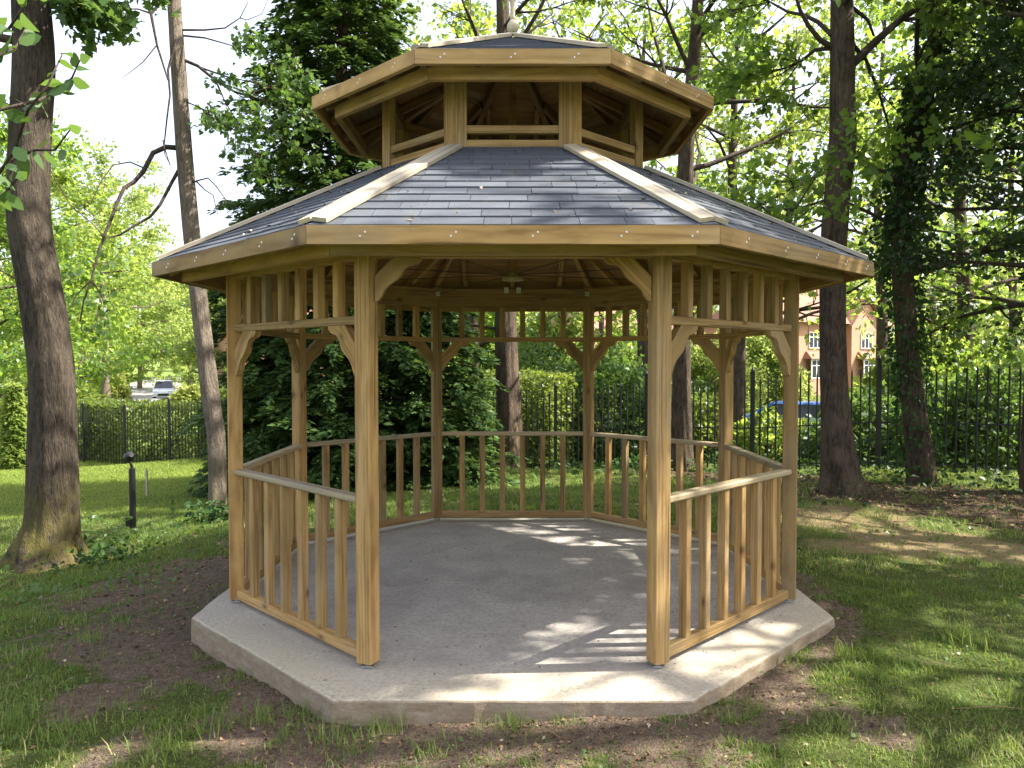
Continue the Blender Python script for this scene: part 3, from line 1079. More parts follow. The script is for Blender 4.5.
def build_slab():
    cx, cy, hx, hy = CX, 5.575, 1.985, 2.07
    fx, fy = .843, .92
    out = [(-fx, -hy), (fx, -hy), (hx, -fy), (hx, fy), (fx, hy), (-fx, hy), (-hx, fy), (-hx, -fy)]
    mb = MB()
    # densified outline with slightly wavy, chipped arris
    pts = []
    for i in range(8):
        a = np.array(out[i]); b = np.array(out[(i + 1) % 8])
        m = int(np.linalg.norm(b - a) / .06)
        for j in range(m):
            q = a + (b - a) * j / m
            pts.append(q)
    n = len(pts)
    def row(z, inset, wob):
        r = []
        for q in pts:
            l = np.linalg.norm(q)
            w = (fbm(q[0] * 9 + 3, q[1] * 9) - .5) * wob
            u = q * (1 - (inset + w) / l)
            r.append(V(cx + u[0], cy + u[1], z + (fbm(q[0] * 6, q[1] * 6 + 9) - .5) * wob * .3))
        return r
    rows = [row(-.32, -.004, .02), row(-.07, -.002, .022), row(-.012, .0, .018), row(-.004, .005, .016), row(.0, .016, .008)]
    for a, b in zip(rows, rows[1:]):
        for i in range(n):
            j = (i + 1) % n
            mb.face([a[i], a[j], b[j], b[i]])
    mb.face(rows[-1])
    o = mb.build('concrete_base', M['concrete'])
    tag(o, 'octagonal weathered concrete slab under the timber gazebo', 'concrete base')


build_slab()

# ================================================================== TREES
# left sycamore with flared mossy foot
p = [(P(46, 577, 7.2), .46), (P(47, 556, 7.2), .32), (P(49, 538, 7.2), .262)] + [(P(px, py, 7.2), hw * .88 * 7.2 / F) for px, hw, py in
     [(52, 27, 515), (52.5, 24, 440), (51, 22.5, 370), (42, 22, 300), (29, 21, 220), (29, 20.5, 150), (34, 20.5, 66), (31, 19, 0), (26, 17, -90), (30, 15, -220), (26, 11, -420), (28, 5, -640)]]
ring = ring_limbs(5.6, 11, 11, 3.6, .07, p)
ring += [(P(48, -40, 7.2), V(.85, -.1, .25), 1.1, .03), (P(50, -70, 7.2), V(.7, .5, .15), 1.2, .03), (P(52, 8, 7.2), V(.9, -.1, -.15), .45, .012), (P(52, -25, 7.2), V(.7, .3, -.5), .5, .012), (P(12, 40, 7.2), V(-.9, .1, .2), 2.2, .04), (P(14, 110, 7.2), V(-1, -.3, .1), 2., .03)]
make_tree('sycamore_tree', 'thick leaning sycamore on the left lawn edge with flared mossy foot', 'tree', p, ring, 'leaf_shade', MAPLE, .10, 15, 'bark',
          pr=dict(kids=(6, 6, 5, 4)))
syc = bpy.data.objects['sycamore_tree']
for px, py, hx, hy, r in [(6, 572, 33, 535, .075), (94, 558, 70, 530, .07)]:
    a = gp(px, py) + V(0, 0, -.06); b_ = P(hx, hy, 7.18)
    mb = MB(); mid = a * .5 + b_ * .5 + V(0, .02, -.08); mb.tube([a, a * .7 + mid * .3 + V(0, 0, .02), mid, b_], [r * .4, r * .8, r, r * .4], 10, flute=.08)
    mb.build('root', M['bark'], syc, True)

# slim tree with bare crooked branches
D2 = 9.5
p = [(P(px, py, D2), hw * D2 / F) for px, hw, py in [(218, 12, 530), (218, 8.6, 512), (216, 8.2, 440), (211, 8.4, 400), (199, 8, 300), (190, 7.8, 220), (184, 7.5, 150), (179, 7, 75), (174, 6.5, 0), (168, 5.5, -120), (164, 4, -300), (160, 2, -480)]]


def bare(tubes, tips):
    def br(lst, r0, r1, d0=9.5, d1=9.0):
        n = len(lst)
        tubes.append(([P(x, y, d0 + (d1 - d0) * i / (n - 1)) for i, (x, y) in enumerate(lst)], [r0 + (r1 - r0) * i / (n - 1) for i in range(n)], 1))
    br([(179, 148), (166, 147), (153, 153), (143, 172), (134, 182), (124, 188), (117, 203), (110, 222), (104, 236), (97, 258), (91, 281), (84, 300), (80, 322)], .034, .008, 9.5, 8.6)
    br([(181, 166), (172, 182), (160, 205), (150, 217), (134, 226), (120, 235), (106, 238), (98, 250)], .024, .006, 9.5, 8.9)
    br([(144, 168), (130, 162), (113, 165), (102, 180), (92, 200), (76, 208)], .01, .004, 9.4, 8.8)
    br([(91, 281), (84, 287), (76, 296), (70, 308)], .012, .005, 8.7, 8.5)
    br([(91, 281), (97, 288), (103, 298), (99, 312), (94, 330)], .012, .004, 8.7, 8.5)
    br([(176, 40), (168, 70), (170, 95), (167, 118), (164, 146), (170, 165)], .016, .006, 9.4, 9.2)
    br([(172, -4), (160, 3), (151, 14), (157, 45), (168, 80)], .026, .01, 9.4, 9.2)
    br([(150, 13), (138, 9), (125, 9)], .014, .006, 9.4, 9.1)
    br([(186, 180), (197, 182), (205, 190), (213, 195), (218, 215)], .012, .004, 9.5, 9.3)
    br([(196, 181), (208, 178), (216, 186), (226, 200), (222, 206)], .01, .004, 9.5, 9.3)
    br([(180, 30), (205, 30), (225, 28), (240, 18), (248, 2)], .014, .004, 9.5, 9.3)
    br([(184, 60), (198, 66), (215, 80), (235, 92), (262, 100), (276, 112)], .022, .01, 9.5, 9.6)
    br([(240, 18), (247, 20), (262, 14), (270, -6)], .007, .003, 9.34, 9.3)
    br([(50, 170), (70, 205), (95, 226), (104, 238)], .007, .005, 9, 8.9)
    br([(157, 45), (143, 62), (133, 70), (122, 78)], .008, .003, 9.2, 9.0)
    br([(163, 140), (165, 155), (172, 168)], .008, .003, 9.2, 9.2)
    for (x, y, dd) in [(85, 285, 8.6), (95, 270, 8.6), (78, 305, 8.6), (105, 295, 8.5), (90, 325, 8.5), (70, 310, 8.6), (103, 250, 8.8), (115, 300, 8.6), (88, 262, 8.7)]:
        tip = P(x, y, dd)
        d = nrm(V(RNG.normal(), RNG.normal(), -.4))
        tips.append(([tip, tip + d * .18, tip + d * .3], [d, d, d]))


lb = [(P(177, 35, 9.5), V(1, .1, -.12), 1.0, .014), (P(199, 67, 9.52), V(1, .2, -.25), 1.0, .013), (P(225, 85, 9.5), V(.9, .3, -.35), .9, .012), (P(182, 100, 9.5), V(.9, -.2, -.2), .75, .01),
      (P(250, 98, 9.6), V(.5, -.4, -.7), .8, .01), (P(215, 78, 9.5), V(.4, .2, -.9), .9, .01), (P(245, 95, 9.6), V(.7, .3, .4), .7, .01), (P(215, 80, 9.53), V(.3, .4, -.8), .8, .01)]
lb += ring_limbs(7.0, 11, 6, 2.2, .035, p)
make_tree('slim_tree', 'slim pale leaning tree with bare crooked branches left of the gazebo', 'tree', p, lb, 'leaf_shade', MAPLE, .085, 13, 'bark_thin', trunk_n=14,
          pr=dict(kids=(4, 4, 4, 4), trop=(.0, .0, -.02, -.05)), extra=bare)

# trunk straight behind the gazebo
D3 = 14.0
b = P(508, 470, D3); b[2] = gz(b[0], b[1]) - .05
p = [(b, .30)] + [(P(px, py, D3), hw * D3 / F) for px, hw, py in [(509, 13.5, 455), (508, 12, 400), (506, 10.8, 340), (505, 9.5, 260), (504, 8, 150), (503, 6.5, 30), (500, 5, -120), (497, 3.5, -300)]]
lm = [(P(504, 110, D3), V(-.6, .1, .9), 3.0, .06), (P(504, 150, D3), V(.7, .3, .6), 3.2, .05), (P(505, 330, D3), V(-.9, -.2, .2), 1.8, .03), (P(504, 60, D3), V(.6, -.2, .5), 2.6, .05),
      (P(504, 200, D3), V(-.3, .9, .5), 3, .05)] + ring_limbs(6.0, 12, 9, 3, .05, p)
make_tree('broadleaf_tree', 'sunlit trunk seen through the middle of the rear railing', 'tree', p, lm, 'leaf_lime', MAPLE, .11, 16, 'bark_dark', pr=dict(kids=(6, 5, 5, 4)))

# dark trunk behind the right front post
D4 = 13.0
b = P(683, 474, D4); b[2] = gz(b[0], b[1]) - .05
p = [(b, .21)] + [(P(px, py, D4), hw * D4 / F) for px, hw, py in [(683, 10.5, 450), (682, 9, 400), (682, 8.3, 340), (684, 8, 240), (687, 7.3, 140), (697, 5.5, 20), (700, 5, -80), (704, 3.6, -220), (708, 2, -400)]]
lm = [(P(686, 170, D4), V(.9, .2, .35), 3.2, .05), (P(688, 120, D4), V(-.7, .3, .6), 2.8, .05), (P(692, 75, D4), V(-.5, -.4, .9), 2.6, .045), (P(695, 40, D4), V(.7, -.2, .6), 2.8, .045),
      (P(687, 190, D4), V(.2, .9, .3), 3, .045), (P(684, 290, D4), V(.8, .4, .2), 1.8, .03), (P(684, 250, D4), V(.9, -.2, .25), 2.4, .035)] + ring_limbs(5.6, 11, 9, 3.0, .05, p)
make_tree('broadleaf_tree', 'slender dark trunk rising behind the right front post and shingle roof', 'tree', p, lm, 'leaf_lime', MAPLE, .11, 16, 'bark_dark', pr=dict(kids=(6, 5, 5, 4)))

# big straight trunk right of gazebo
D5 = 9.8
b = P(845, 496, D5); b[2] = gz(b[0], b[1]) - .05
p = [(b, .33)] + [(P(px, py, D5), hw * D5 / F) for px, hw, py in [(842, 18, 474), (838, 14.5, 435), (835, 13, 400), (833, 12, 330), (834, 12, 250), (838, 12.2, 190), (843, 12.4, 140), (843, 11.5, 90), (842, 10.5, 0), (841, 9.5, -120), (846, 8, -280), (850, 5, -480)]]


def big_ex(tubes, tips):
    def br(lst, r0, r1, d0, d1):
        n = len(lst)
        tubes.append(([P(x, y, d0 + (d1 - d0) * i / (n - 1)) for i, (x, y) in enumerate(lst)], [r0 + (r1 - r0) * i / (n - 1) for i in range(n)], 1))
    br([(850, 66), (860, 57), (872, 45), (885, 33), (900, 20), (918, 8), (935, -6)], .06, .035, 9.8, 10.4)
    br([(832, 47), (820, 40), (808, 25), (800, 10), (794, -10)], .04, .02, 9.8, 9.6)
    br([(832, 48), (815, 50), (800, 62), (785, 68), (772, 72)], .03, .012, 9.8, 10.2)
    br([(832, 35), (818, 22), (804, 15), (788, 12), (770, 2)], .034, .014, 9.8, 10.3)
    br([(853, 45), (866, 60), (878, 90), (890, 130)], .03, .012, 9.8, 10.8)
    br([(853, 8), (868, 20), (874, 36)], .028, .015, 9.8, 9.9)
    br([(826, 200), (810, 205), (795, 210), (775, 222)], .02, .008, 9.8, 9.4)
    for x, y, dd, dx in [(772, 72, 10.2, -1), (770, 2, 10.3, -1), (800, 62, 10.1, -.6), (775, 222, 9.4, -1), (795, 210, 9.5, -.5), (890, 130, 10.8, .5), (878, 90, 10.6, .7), (900, 20, 10.2, .6)]:
        for _ in range(5):
            s = P(x, y, dd); d = nrm(V(dx + RNG.normal() * .6, RNG.normal() * .7, RNG.normal() * .4))
            grow(s, d, .9, .012, 2, tubes, tips, {**DEF}, 3)


lm = ring_limbs(6.3, 12, 12, 3.6, .07, p) + [(P(840, -40, D5), V(.6, -.7, .3), 3.6, .06), (P(840, 10, D5), V(-.3, -.9, .35), 2.8, .05),
       (p[10][0], V(-.25, -1, .15), 4.6, .07), (p[11][0], V(.25, -1, .1), 4.8, .07), (p[11][0] + V(0, 0, .8), V(-.6, -.8, .1), 4.8, .06), (p[11][0] - V(0, 0, .6), V(.1, -1, .1), 4.6, .06)]  # overhead limbs out of frame, added to cast shade
make_tree('broadleaf_tree', 'tall straight brown trunk standing just right of the gazebo roof', 'tree', p, lm, 'leaf', MAPLE, .105, 15, 'bark_dark', extra=big_ex,
          pr=dict(kids=(6, 6, 5, 4)))

# ivy-clad leaning trunk
D6 = 10.7
b = P(922, 484, D6); b[2] = gz(b[0], b[1]) - .05
p = [(b, .2)] + [(P(px, py, D6), hw * D6 / F) for px, hw, py in [(921, 12, 460), (914, 10.3, 400), (907, 10, 340), (902, 9.5, 250), (904, 8.5, 200), (911, 8.5, 150), (924, 8.5, 100), (934, 7, 50), (935, 5, 0), (940, 4.5, -120), (950, 3, -300)]]
lm = [(P(905, 275, D6), V(.9, -.2, .1), 2.4, .035), (P(905, 310, D6), V(.8, .2, -.4), 1.4, .025), (P(903, 230, D6), V(-.8, .3, .5), 2.0, .03), (P(920, 110, D6), V(.9, .2, .5), 2.5, .04), (P(924, 90, D6), V(-.5, -.5, .6), 2.3, .04),
      (P(906, 190, D6), V(-.6, -.6, .3), 1.8, .03), (P(912, 140, D6), V(.7, -.6, .2), 2.0, .03)] + ring_limbs(6, 10, 7, 2.6, .04, p)
ivt = make_tree('ivy_clad_tree', 'leaning trunk wrapped in dark ivy in front of the right fence', 'tree', p, lm, 'leaf', MAPLE, .10, 15, 'bark_dark', pr=dict(kids=(5, 5, 5, 4)))
# ivy sleeve
pp = np.array([q[0] for q in p]); rr = np.array([q[1] for q in p])
n = 5200
t = np.clip(RNG.normal(.46, .2, n), .0, .95) * (len(pp) - 1)
i = np.minimum(t.astype(int), len(pp) - 2); f = (t - i)[:, None]
c = pp[i] * (1 - f) + pp[i + 1] * f
a = RNG.uniform(0, 2 * math.pi, n)
dens = fbm(t * 1.3, a * .8)
rad = (rr[i] + .02 + np.abs(RNG.normal(0, .08, n)) * (dens + .3))[:, None]
o3 = np.stack([np.cos(a), np.sin(a), np.zeros(n)], 1)
k = dens > .35
leaf_obj('ivy', (c + o3 * rad)[k], (o3 * .5 + V(0, 0, -.6) + rand_unit(n) * .4)[k], RNG.uniform(.05, .1, n)[k], RHOMB, M['ivy'], ivt, .3)

# dark evergreen at the right edge
base = V(6.75, 9.7, float(gz(6.75, 9.7)) - .05)
p = [(base, .2), (base + V(0, 0, 2), .17), (base + V(.1, .1, 5), .12), (base + V(0, .1, 8.5), .04)]
lm = ring_limbs(2.1, 7.8, 38, 1.9, .04, p, .05)
make_tree('dark_evergreen', 'dense dark evergreen overhanging the right edge of the fence', 'tree', p, lm, 'leaf_dark', OVAL, .09, 25, 'bark_dark',
          pr=dict(kids=(6, 6, 5, 4), trop=(.0, .0, -.03, -.1)), spread=.1)

# unseen sycamores added right of the frame to shade the gazebo and slab
for (x, y, h, lab, tc) in [(9.3, 3.6, 12.5, 'broad unseen sycamore added beyond the right edge of view for its shade', None), (10.5, 7.2, 13.5, 'tall unseen sycamore added by the fence past the right edge for its shade', None),
                          (8.4, 5.6, 9.5, 'shorter unseen sycamore added between the broad one and the dark evergreen for its shade', None)]:
    base = V(x, y, float(gz(x, y)) - .05)
    p = [(base, .3), (base + V(.1, 0, 3), .22), (base + V(0, .2, 7), .17), (base + V(.1, .1, h), .04)]
    make_tree('sycamore_tree', lab, 'tree', p, ring_limbs(3.6, h - 1, 26, 4.4, .08, p), 'leaf', MAPLE, .17, 15, 'bark_dark', pr=dict(kids=(6, 5, 5, 4)))


# conifers behind the gazebo
def conifer(label, x, y, h, R, nb, seed_up=0.1, dens=1.0, zlo=.15, leaf='needle'):
    base = V(x, y, float(gz(x, y)) - .05)
    root = thing('conifer', label, 'conifer', tuple(base))
    mb = MB(); mb.tube([base, base + V(0, 0, h * .5), base + V(0, 0, h)], [.17, .1, .015], 10); mb.build('trunk', M['bark_dark'], root, True)
    tb = MB(); PP, DD, SS, TT = [], [], [], []
    for kx in range(nb):
        t = (kx + RNG.random()) / nb
        z = zlo + (h - zlo) * t ** 1.15
        rr_ = R * (1 - (z / h) ** 1.5) * RNG.uniform(.72, 1.12) + min(.12, R * .2)
        a = kx * 2.399 + RNG.uniform(-.3, .3)
        d = V(math.cos(a), math.sin(a), .22)
        p0 = base + V(0, 0, z)
        m_ = 6
        pts = [p0 + V(d[0], d[1], 0) * rr_ * q + V(0, 0, .35 * rr_ * q - .38 * rr_ * q * q) for q in np.linspace(0, 1, m_)]
        tb.tube(pts, list(np.linspace(.018, .004, m_)), 3, caps=False)
        # flat drooping fans along the outer branch
        nf = max(4, int(rr_ * 7 * dens))
        tb_ = RNG.random() * .35
        for _ in range(nf):
            q = RNG.uniform(.3, 1.0)
            c = p0 + V(d[0], d[1], 0) * rr_ * q + V(0, 0, .35 * rr_ * q - .38 * rr_ * q * q)
            sd = RNG.choice((-1, 1)); ang = RNG.uniform(.15, 1.1) * sd
            fd = V(d[0] * math.cos(ang) - d[1] * math.sin(ang), d[0] * math.sin(ang) + d[1] * math.cos(ang), RNG.uniform(-.45, .1))
            fl = RNG.uniform(.22, .42) * min(1, R * .9 + .1)
            nl = int(20 * dens)
            s = RNG.uniform(0, 1, nl)
            side = nrm(np.cross(fd, V(0, 0, 1)))
            sgn = RNG.choice((-1, 1), nl)
            ps = c + fd * (s * fl)[:, None] + RNG.normal(size=(nl, 3)) * .02 + V(0, 0, -.1) * (s ** 2)[:, None]
            ds = fd[None, :] * .8 + side[None, :] * (sgn * RNG.uniform(.3, .9, nl))[:, None] + RNG.normal(size=(nl, 3)) * .15
            PP.append(ps); DD.append(ds); SS.append(RNG.uniform(.07, .15, nl)); TT.append(np.clip(RNG.uniform(.0, .6, nl) + tb_, 0, 1))
    tb.build('branches', M['twig'], root, True)
    leaf_obj('crown', np.concatenate(PP), np.concatenate(DD), np.concatenate(SS), RHOMB * V(.72, 1), M[leaf], root, 1.6, .1, .1, np.concatenate(TT))
    return root


c1 = P(345, 470, 12.6)
conifer('tall dark conifer rising behind the left half of the gazebo roof', c1[0], c1[1], 11.5, 2.1, 560, dens=1.25)
c2 = P(437, 470, 12.0)
conifer('low spreading conifer behind the rear left railing', c2[0], c2[1], 3.1, 1.0, 130, dens=1.1)
c3 = P(268, 470, 12.3)
conifer('squat dark conifer glimpsed behind the left side posts', c3[0], c3[1], 2.6, .8, 110, dens=1.1)

# young columnar cypress on the far lawn
c4 = gp(15, 470)
conifer('narrow young cypress column on the far left lawn', c4[0], c4[1], 2.5, .26, 120, dens=1.6, leaf='leaf_pale')

# trees beyond the fence
bg = [
    # px, d, height, crown z0, length, leaf, label
    (470, 24, 13, 2.5, 3.6, 'leaf_lime', 'bright green tree beyond the fence left of the rear trunk'),
    (560, 27, 15, 3.5, 4.2, 'leaf_lime', 'tall light green tree beyond the fence behind the finial'),
    (640, 22, 12, 3.0, 3.4, 'leaf', 'mid green tree beyond the fence between two dark trunks'),
    (735, 21, 13, 3.2, 3.8, 'leaf_lime', 'airy bright tree beyond the fence left of the tall straight trunk'),
    (790, 30, 16, 4.3, 4.4, 'leaf_pale', 'pale feathery tree in front of the brick houses'),
    (878, 27, 16, 4.3, 4.2, 'leaf', 'green tree overhanging the brick house upper window'),
    (960, 20, 13, 3.6, 3.6, 'leaf', 'leafy tree behind the ivy covered trunk'),
    (1030, 18, 12, 2.6, 3.4, 'leaf', 'leafy tree behind the right fence end'),
    (380, 32, 15, 3, 4, 'leaf_lime', 'light tree far behind the tall conifer'),
    (690, 40, 18, 5, 5, 'leaf_pale', 'tall pale tree far beyond the parked cars'),
    (930, 44, 19, 6, 5, 'leaf_lime', 'tall lime green tree beside the brick house gable'),
    (600, 48, 18, 4, 5, 'leaf_pale', 'distant pale tree framed by the rear bay of the gazebo'),
    (1200, 24, 14, 2.5, 4.2, 'leaf', 'tall tree well to the right of the dark evergreen'),
    (1010, 34, 17, 5, 4.6, 'leaf_lime', 'lime green tree standing behind the dark evergreen'),
]
for px, d, h, z0, ln, lf, lab in bg:
    b = P(px, 420, d); b[2] = float(gz(b[0], b[1])) - .05
    p = [(b, .24), (b + V(.1, 0, h * .25), .18), (b + V(-.1, .1, h * .6), .12), (b + V(.1, 0, h), .03)]
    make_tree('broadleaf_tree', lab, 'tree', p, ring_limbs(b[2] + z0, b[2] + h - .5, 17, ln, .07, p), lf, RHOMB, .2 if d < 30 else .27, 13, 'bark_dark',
              'trees beyond the park fence', pr=dict(kids=(5, 5, 5, 4), seg=(.9, .7, .5, .35)), trunk_n=10, spread=.12)

# left distance
lt = [
    (105, 46, 14.6, 5.2, 4.6, 'leaf_pale', 'large rounded pale tree left of the white car'),
    (40, 36, 12, 3.6, 4.0, 'leaf_lime', 'leafy tree behind the thick sycamore trunk'),
    (-10, 30, 13, 1.5, 4.0, 'leaf', 'darker tree at the far left edge of the lawn'),
    (190, 92, 14, 2.5, 6.0, 'leaf_pale', 'pale tree straight behind the white car'),
    (214, 78, 12, 2.5, 4.4, 'leaf_pale', 'pale rounded tree behind the slim leaning trunk'),
    (140, 95, 17, 2, 6.0, 'leaf_pale', 'hazy tall tree at the end of the road'),
    (248, 70, 12, 1.5, 5, 'leaf_pale', 'pale tree behind the left house'),
    (80, 75, 17, 2, 6, 'leaf_lime', 'lime green tree far left beyond the road'),
]
for px, d, h, z0, ln, lf, lab in lt:
    b = P(px, 400, d); b[2] = float(gz(b[0], b[1])) - .05
    p = [(b, .3), (b + V(.1, 0, h * .25), .22), (b + V(-.1, .1, h * .6), .13), (b + V(.1, 0, h), .03)]
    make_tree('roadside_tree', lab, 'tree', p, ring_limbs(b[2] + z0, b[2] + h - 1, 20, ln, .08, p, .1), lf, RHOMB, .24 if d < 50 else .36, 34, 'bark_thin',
              'roadside trees in the left distance', pr=dict(kids=(5, 5, 5, 4), seg=(1.2, .9, .6, .4)), trunk_n=8, spread=.2, upbias=1.0)


# shrubs and hedges: leaf shells with twiggy stems
def shrub(name, label, cat, x, y, rx, ry, h, n, size, leaf, shape=RHOMB, group=None, rot=0, boxy=False, z=None):
    b = V(x, y, float(gz(x, y)) if z is None else z)
    root = thing(name, label, cat, tuple(b), group)
    mb = MB()
    for _ in range(9):
        a = RNG.uniform(0, 6.28); q = RNG.uniform(.2, .8)
        mb.tube([b + V(RNG.normal() * rx * .15, RNG.normal() * ry * .15, -.05), b + V(math.cos(a) * rx * q * .5, math.sin(a) * ry * q * .5, h * .45), b + V(math.cos(a) * rx * q, math.sin(a) * ry * q, h * .85)], [.025, .018, .006], 5)
    mb.build('stems', M['twig'], root, True)
    if boxy:
        u = RNG.uniform(-1, 1, (n, 3)); ax_ = RNG.integers(0, 3, n)
        sgn = RNG.choice((-1, 1), n)
        keep = RNG.random(n) < .75
        u[np.arange(n), ax_] = np.where(keep, sgn * RNG.uniform(.86, 1.0, n), u[np.arange(n), ax_])
        u[:, 2] = np.abs(u[:, 2]) if False else (u[:, 2] + 1) / 2
        bump = (fbm(u[:, 0] * rx * 1.2 + 5, u[:, 2] * 2.5 + u[:, 1] * 2) - .5)
        loc = np.stack([u[:, 0] * rx, u[:, 1] * ry * (1 + bump * .5), u[:, 2] * h * (1 + bump * .16)], 1)
    else:
        v = rand_unit(n); v[:, 2] = np.abs(v[:, 2]) * 1.0
        r = RNG.uniform(.35, 1, n) ** .45
        bump = .65 + .75 * fbm(v[:, 0] * 3 + 11 + x, v[:, 1] * 3 + v[:, 2] * 3 + y)
        loc = v * (r * bump)[:, None] * V(rx, ry, h)
    ca, sa = math.cos(rot), math.sin(rot)
    loc = np.stack([loc[:, 0] * ca - loc[:, 1] * sa, loc[:, 0] * sa + loc[:, 1] * ca, loc[:, 2]], 1)
    out = loc / (np.linalg.norm(loc, axis=1, keepdims=True) + 1e-6)
    leaf_obj('foliage', loc + b, out * .7 + rand_unit(n) * .8, size * RNG.uniform(.6, 1.2, n), shape, M[leaf], root, .8)
    return root


FA, FB, FC = V(9.2, 9.9, 0), V(.98, 15.6, 0), V(-16.5, 25.3, 0)


def fence_at(s):
    """point on the fence line s metres from its right end"""
    l1 = np.linalg.norm(FB - FA)
    q = FA + (FB - FA) * s / l1 if s < l1 else FB + nrm(FC - FB) * (s - l1)
    return V(q[0], q[1], float(gz(q[0], q[1])))


LEN = np.linalg.norm(FB - FA) + np.linalg.norm(FC - FB)


def build_fence():
    b = fence_at(0)
    root = thing('railing_fence', 'black steel vertical bar fence running behind the trees and gazebo', 'fence', tuple(b))
    bay = 2.02
    nb = int(LEN / bay)
    for i in range(nb + 1):
        p = fence_at(i * bay)
        mb = MB(); mb.beam(p + V(0, 0, -.1), p + V(0, 0, 1.80), .065, .065)
        mb.lathe([(.03, 1.80), (.036, 1.82), (.004, 1.89)], p, 8)
        mb.build('post', M['black'], root)
        if i == nb: break
        q = fence_at((i + 1) * bay)
        mb = MB()
        for z in (.16, .8):
            mb.beam(p + V(0, 0, z), q + V(0, 0, z), .008, .022, ch=.001)
        for j in range(1, 15):
            c = p + (q - p) * j / 15
            mb.tube([c + V(0, 0, .07), c + V(0, 0, 1.62), c + V(0, 0, 1.72)], [.0145, .0145, .002], 6)
        mb.build('bar_panel', M['black'], root)


build_fence()

# hedge behind the left part of the fence
s0 = np.linalg.norm(FB - FA)
nh = nrm(V(-(FC - FB)[1], (FC - FB)[0], 0))
if nh[1] < 0: nh = -nh
ang = math.atan2((FC - FB)[1], (FC - FB)[0])
for i, (s, lab) in enumerate([(3.2, 'clipped hedge behind the fence to the right of the slim trunk'), (8.6, 'clipped hedge behind the black fence below the white car'), (14.0, 'clipped hedge behind the black fence left of the black lamp post'), (19.4, 'clipped hedge at the far left end of the fence')]):
    c = FB + nrm(FC - FB) * s + nh * .95
    shrub('hedge', lab, 'hedge', c[0], c[1], 2.85, .62, 1.9 - .05 * i, 13000, .11, 'hedge', RHOMB, 'clipped hedges behind the fence', ang, True)

# shrubs seen through the fence
sh = [(455, 17.5, 1.0, 2.6, 'leaf_lime', 'sunlit shrub left of the rear trunk behind the fence'), (540, 18.5, 1.3, 2.5, 'leaf_shade', 'bushy shrub framed by the rear bay of the gazebo'),
      (610, 18, 1.3, 2.7, 'leaf_shade', 'leafy bush behind the fence right of the rear post'), (660, 17, 1.2, 2.1, 'leaf_shade', 'dark bush behind the fence near the slender dark trunk'),
      (700, 16.5, .8, 1.5, 'hedge', 'low bush behind the fence in the right hand bay'), (775, 16, 1.1, 1.0, 'leaf_lime', 'low sunlit bush under the blue car'),
      (868, 14.8, 1.2, 1.35, 'leaf_shade', 'leafy bush between the tall trunk and the ivy trunk'), (950, 13.5, 1.3, 1.5, 'leaf_shade', 'leafy bush behind the fence right of the ivy trunk'),
      (1015, 12.9, 1.3, 1.9, 'leaf_shade', 'tall bush behind the fence at the right edge'), (560, 24, 2.0, 3.6, 'leaf_pale', 'large pale bush beyond the fence shrubs'),
      (712, 36, 2.2, 3.6, 'leaf_pale', 'large pale bush left of the brick house'), (762, 42, 2.3, 4.4, 'leaf_pale', 'tall pale bush screening the side wall of the brick house'), (868, 31, 2.0, 1.9, 'leaf_lime', 'rounded garden bush below the bay window of the brick house'), (930, 20, 1.8, 2.6, 'leaf_lime', 'large bush in front of the brick house garden'),
      (490, 28, 2.2, 4.5, 'leaf', 'large green bush far behind the rear trunk'), (630, 34, 2.4, 4.0, 'leaf_lime', 'large lime bush far beyond the small blue car')]
sh += [(1180, 14, 1.6, 2.2, 'hedge', 'dense shrub behind the fence beyond the dark evergreen'), (1330, 15, 1.8, 2.4, 'leaf_lime', 'wide shrub behind the far right end of the fence'), (1120, 22, 2.4, 3.6, 'leaf', 'tall shrub well behind the right fence end')]
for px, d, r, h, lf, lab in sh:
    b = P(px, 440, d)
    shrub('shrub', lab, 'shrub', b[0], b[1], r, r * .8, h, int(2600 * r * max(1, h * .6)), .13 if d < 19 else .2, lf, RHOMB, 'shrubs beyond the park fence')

# left distance shrubs
for px, d, rx, h, lf, lab in [(110, 66, 1.5, 3.4, 'yellow', 'golden shrub left of the white car'), (200, 54, 2.2, 1.7, 'yellow', 'golden clipped shrub right of the white car'),
                              (72, 60, 2.0, 1.3, 'hedge', 'low green shrub by the roadside verge'), (226, 74, 3.4, 2.6, 'hedge', 'green rounded hedge behind the golden shrub'), (55, 48, 2.6, 1.5, 'leaf', 'dark verge shrub under the rounded pale tree'), (30, 40, 4, 2.2, 'hedge', 'verge shrub behind the thick sycamore')]:
    b = P(px, 395, d)
    shrub('shrub', lab, 'shrub', b[0], b[1], rx, rx * .7, h, 4500, .3, lf, RHOMB, 'shrubs along the distant road')


# far wood closing the horizon
def far_wood():
    n = 26000
    a = RNG.uniform(math.radians(35), math.radians(145), n)
    r = RNG.uniform(118, 150, n)
    x, y = np.cos(a) * r, np.sin(a) * r
    hmax = 11 + 9 * fbm(a * 26, a * 7)
    z = gz(x, y) + hmax * RNG.uniform(0, 1, n) ** .7
    pts = np.stack([x, y, z], 1)
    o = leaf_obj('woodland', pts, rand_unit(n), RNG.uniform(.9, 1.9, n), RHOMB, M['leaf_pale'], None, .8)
    tag(o, 'far pale band of woodland closing the view', 'woodland', kind='stuff')


far_wood()


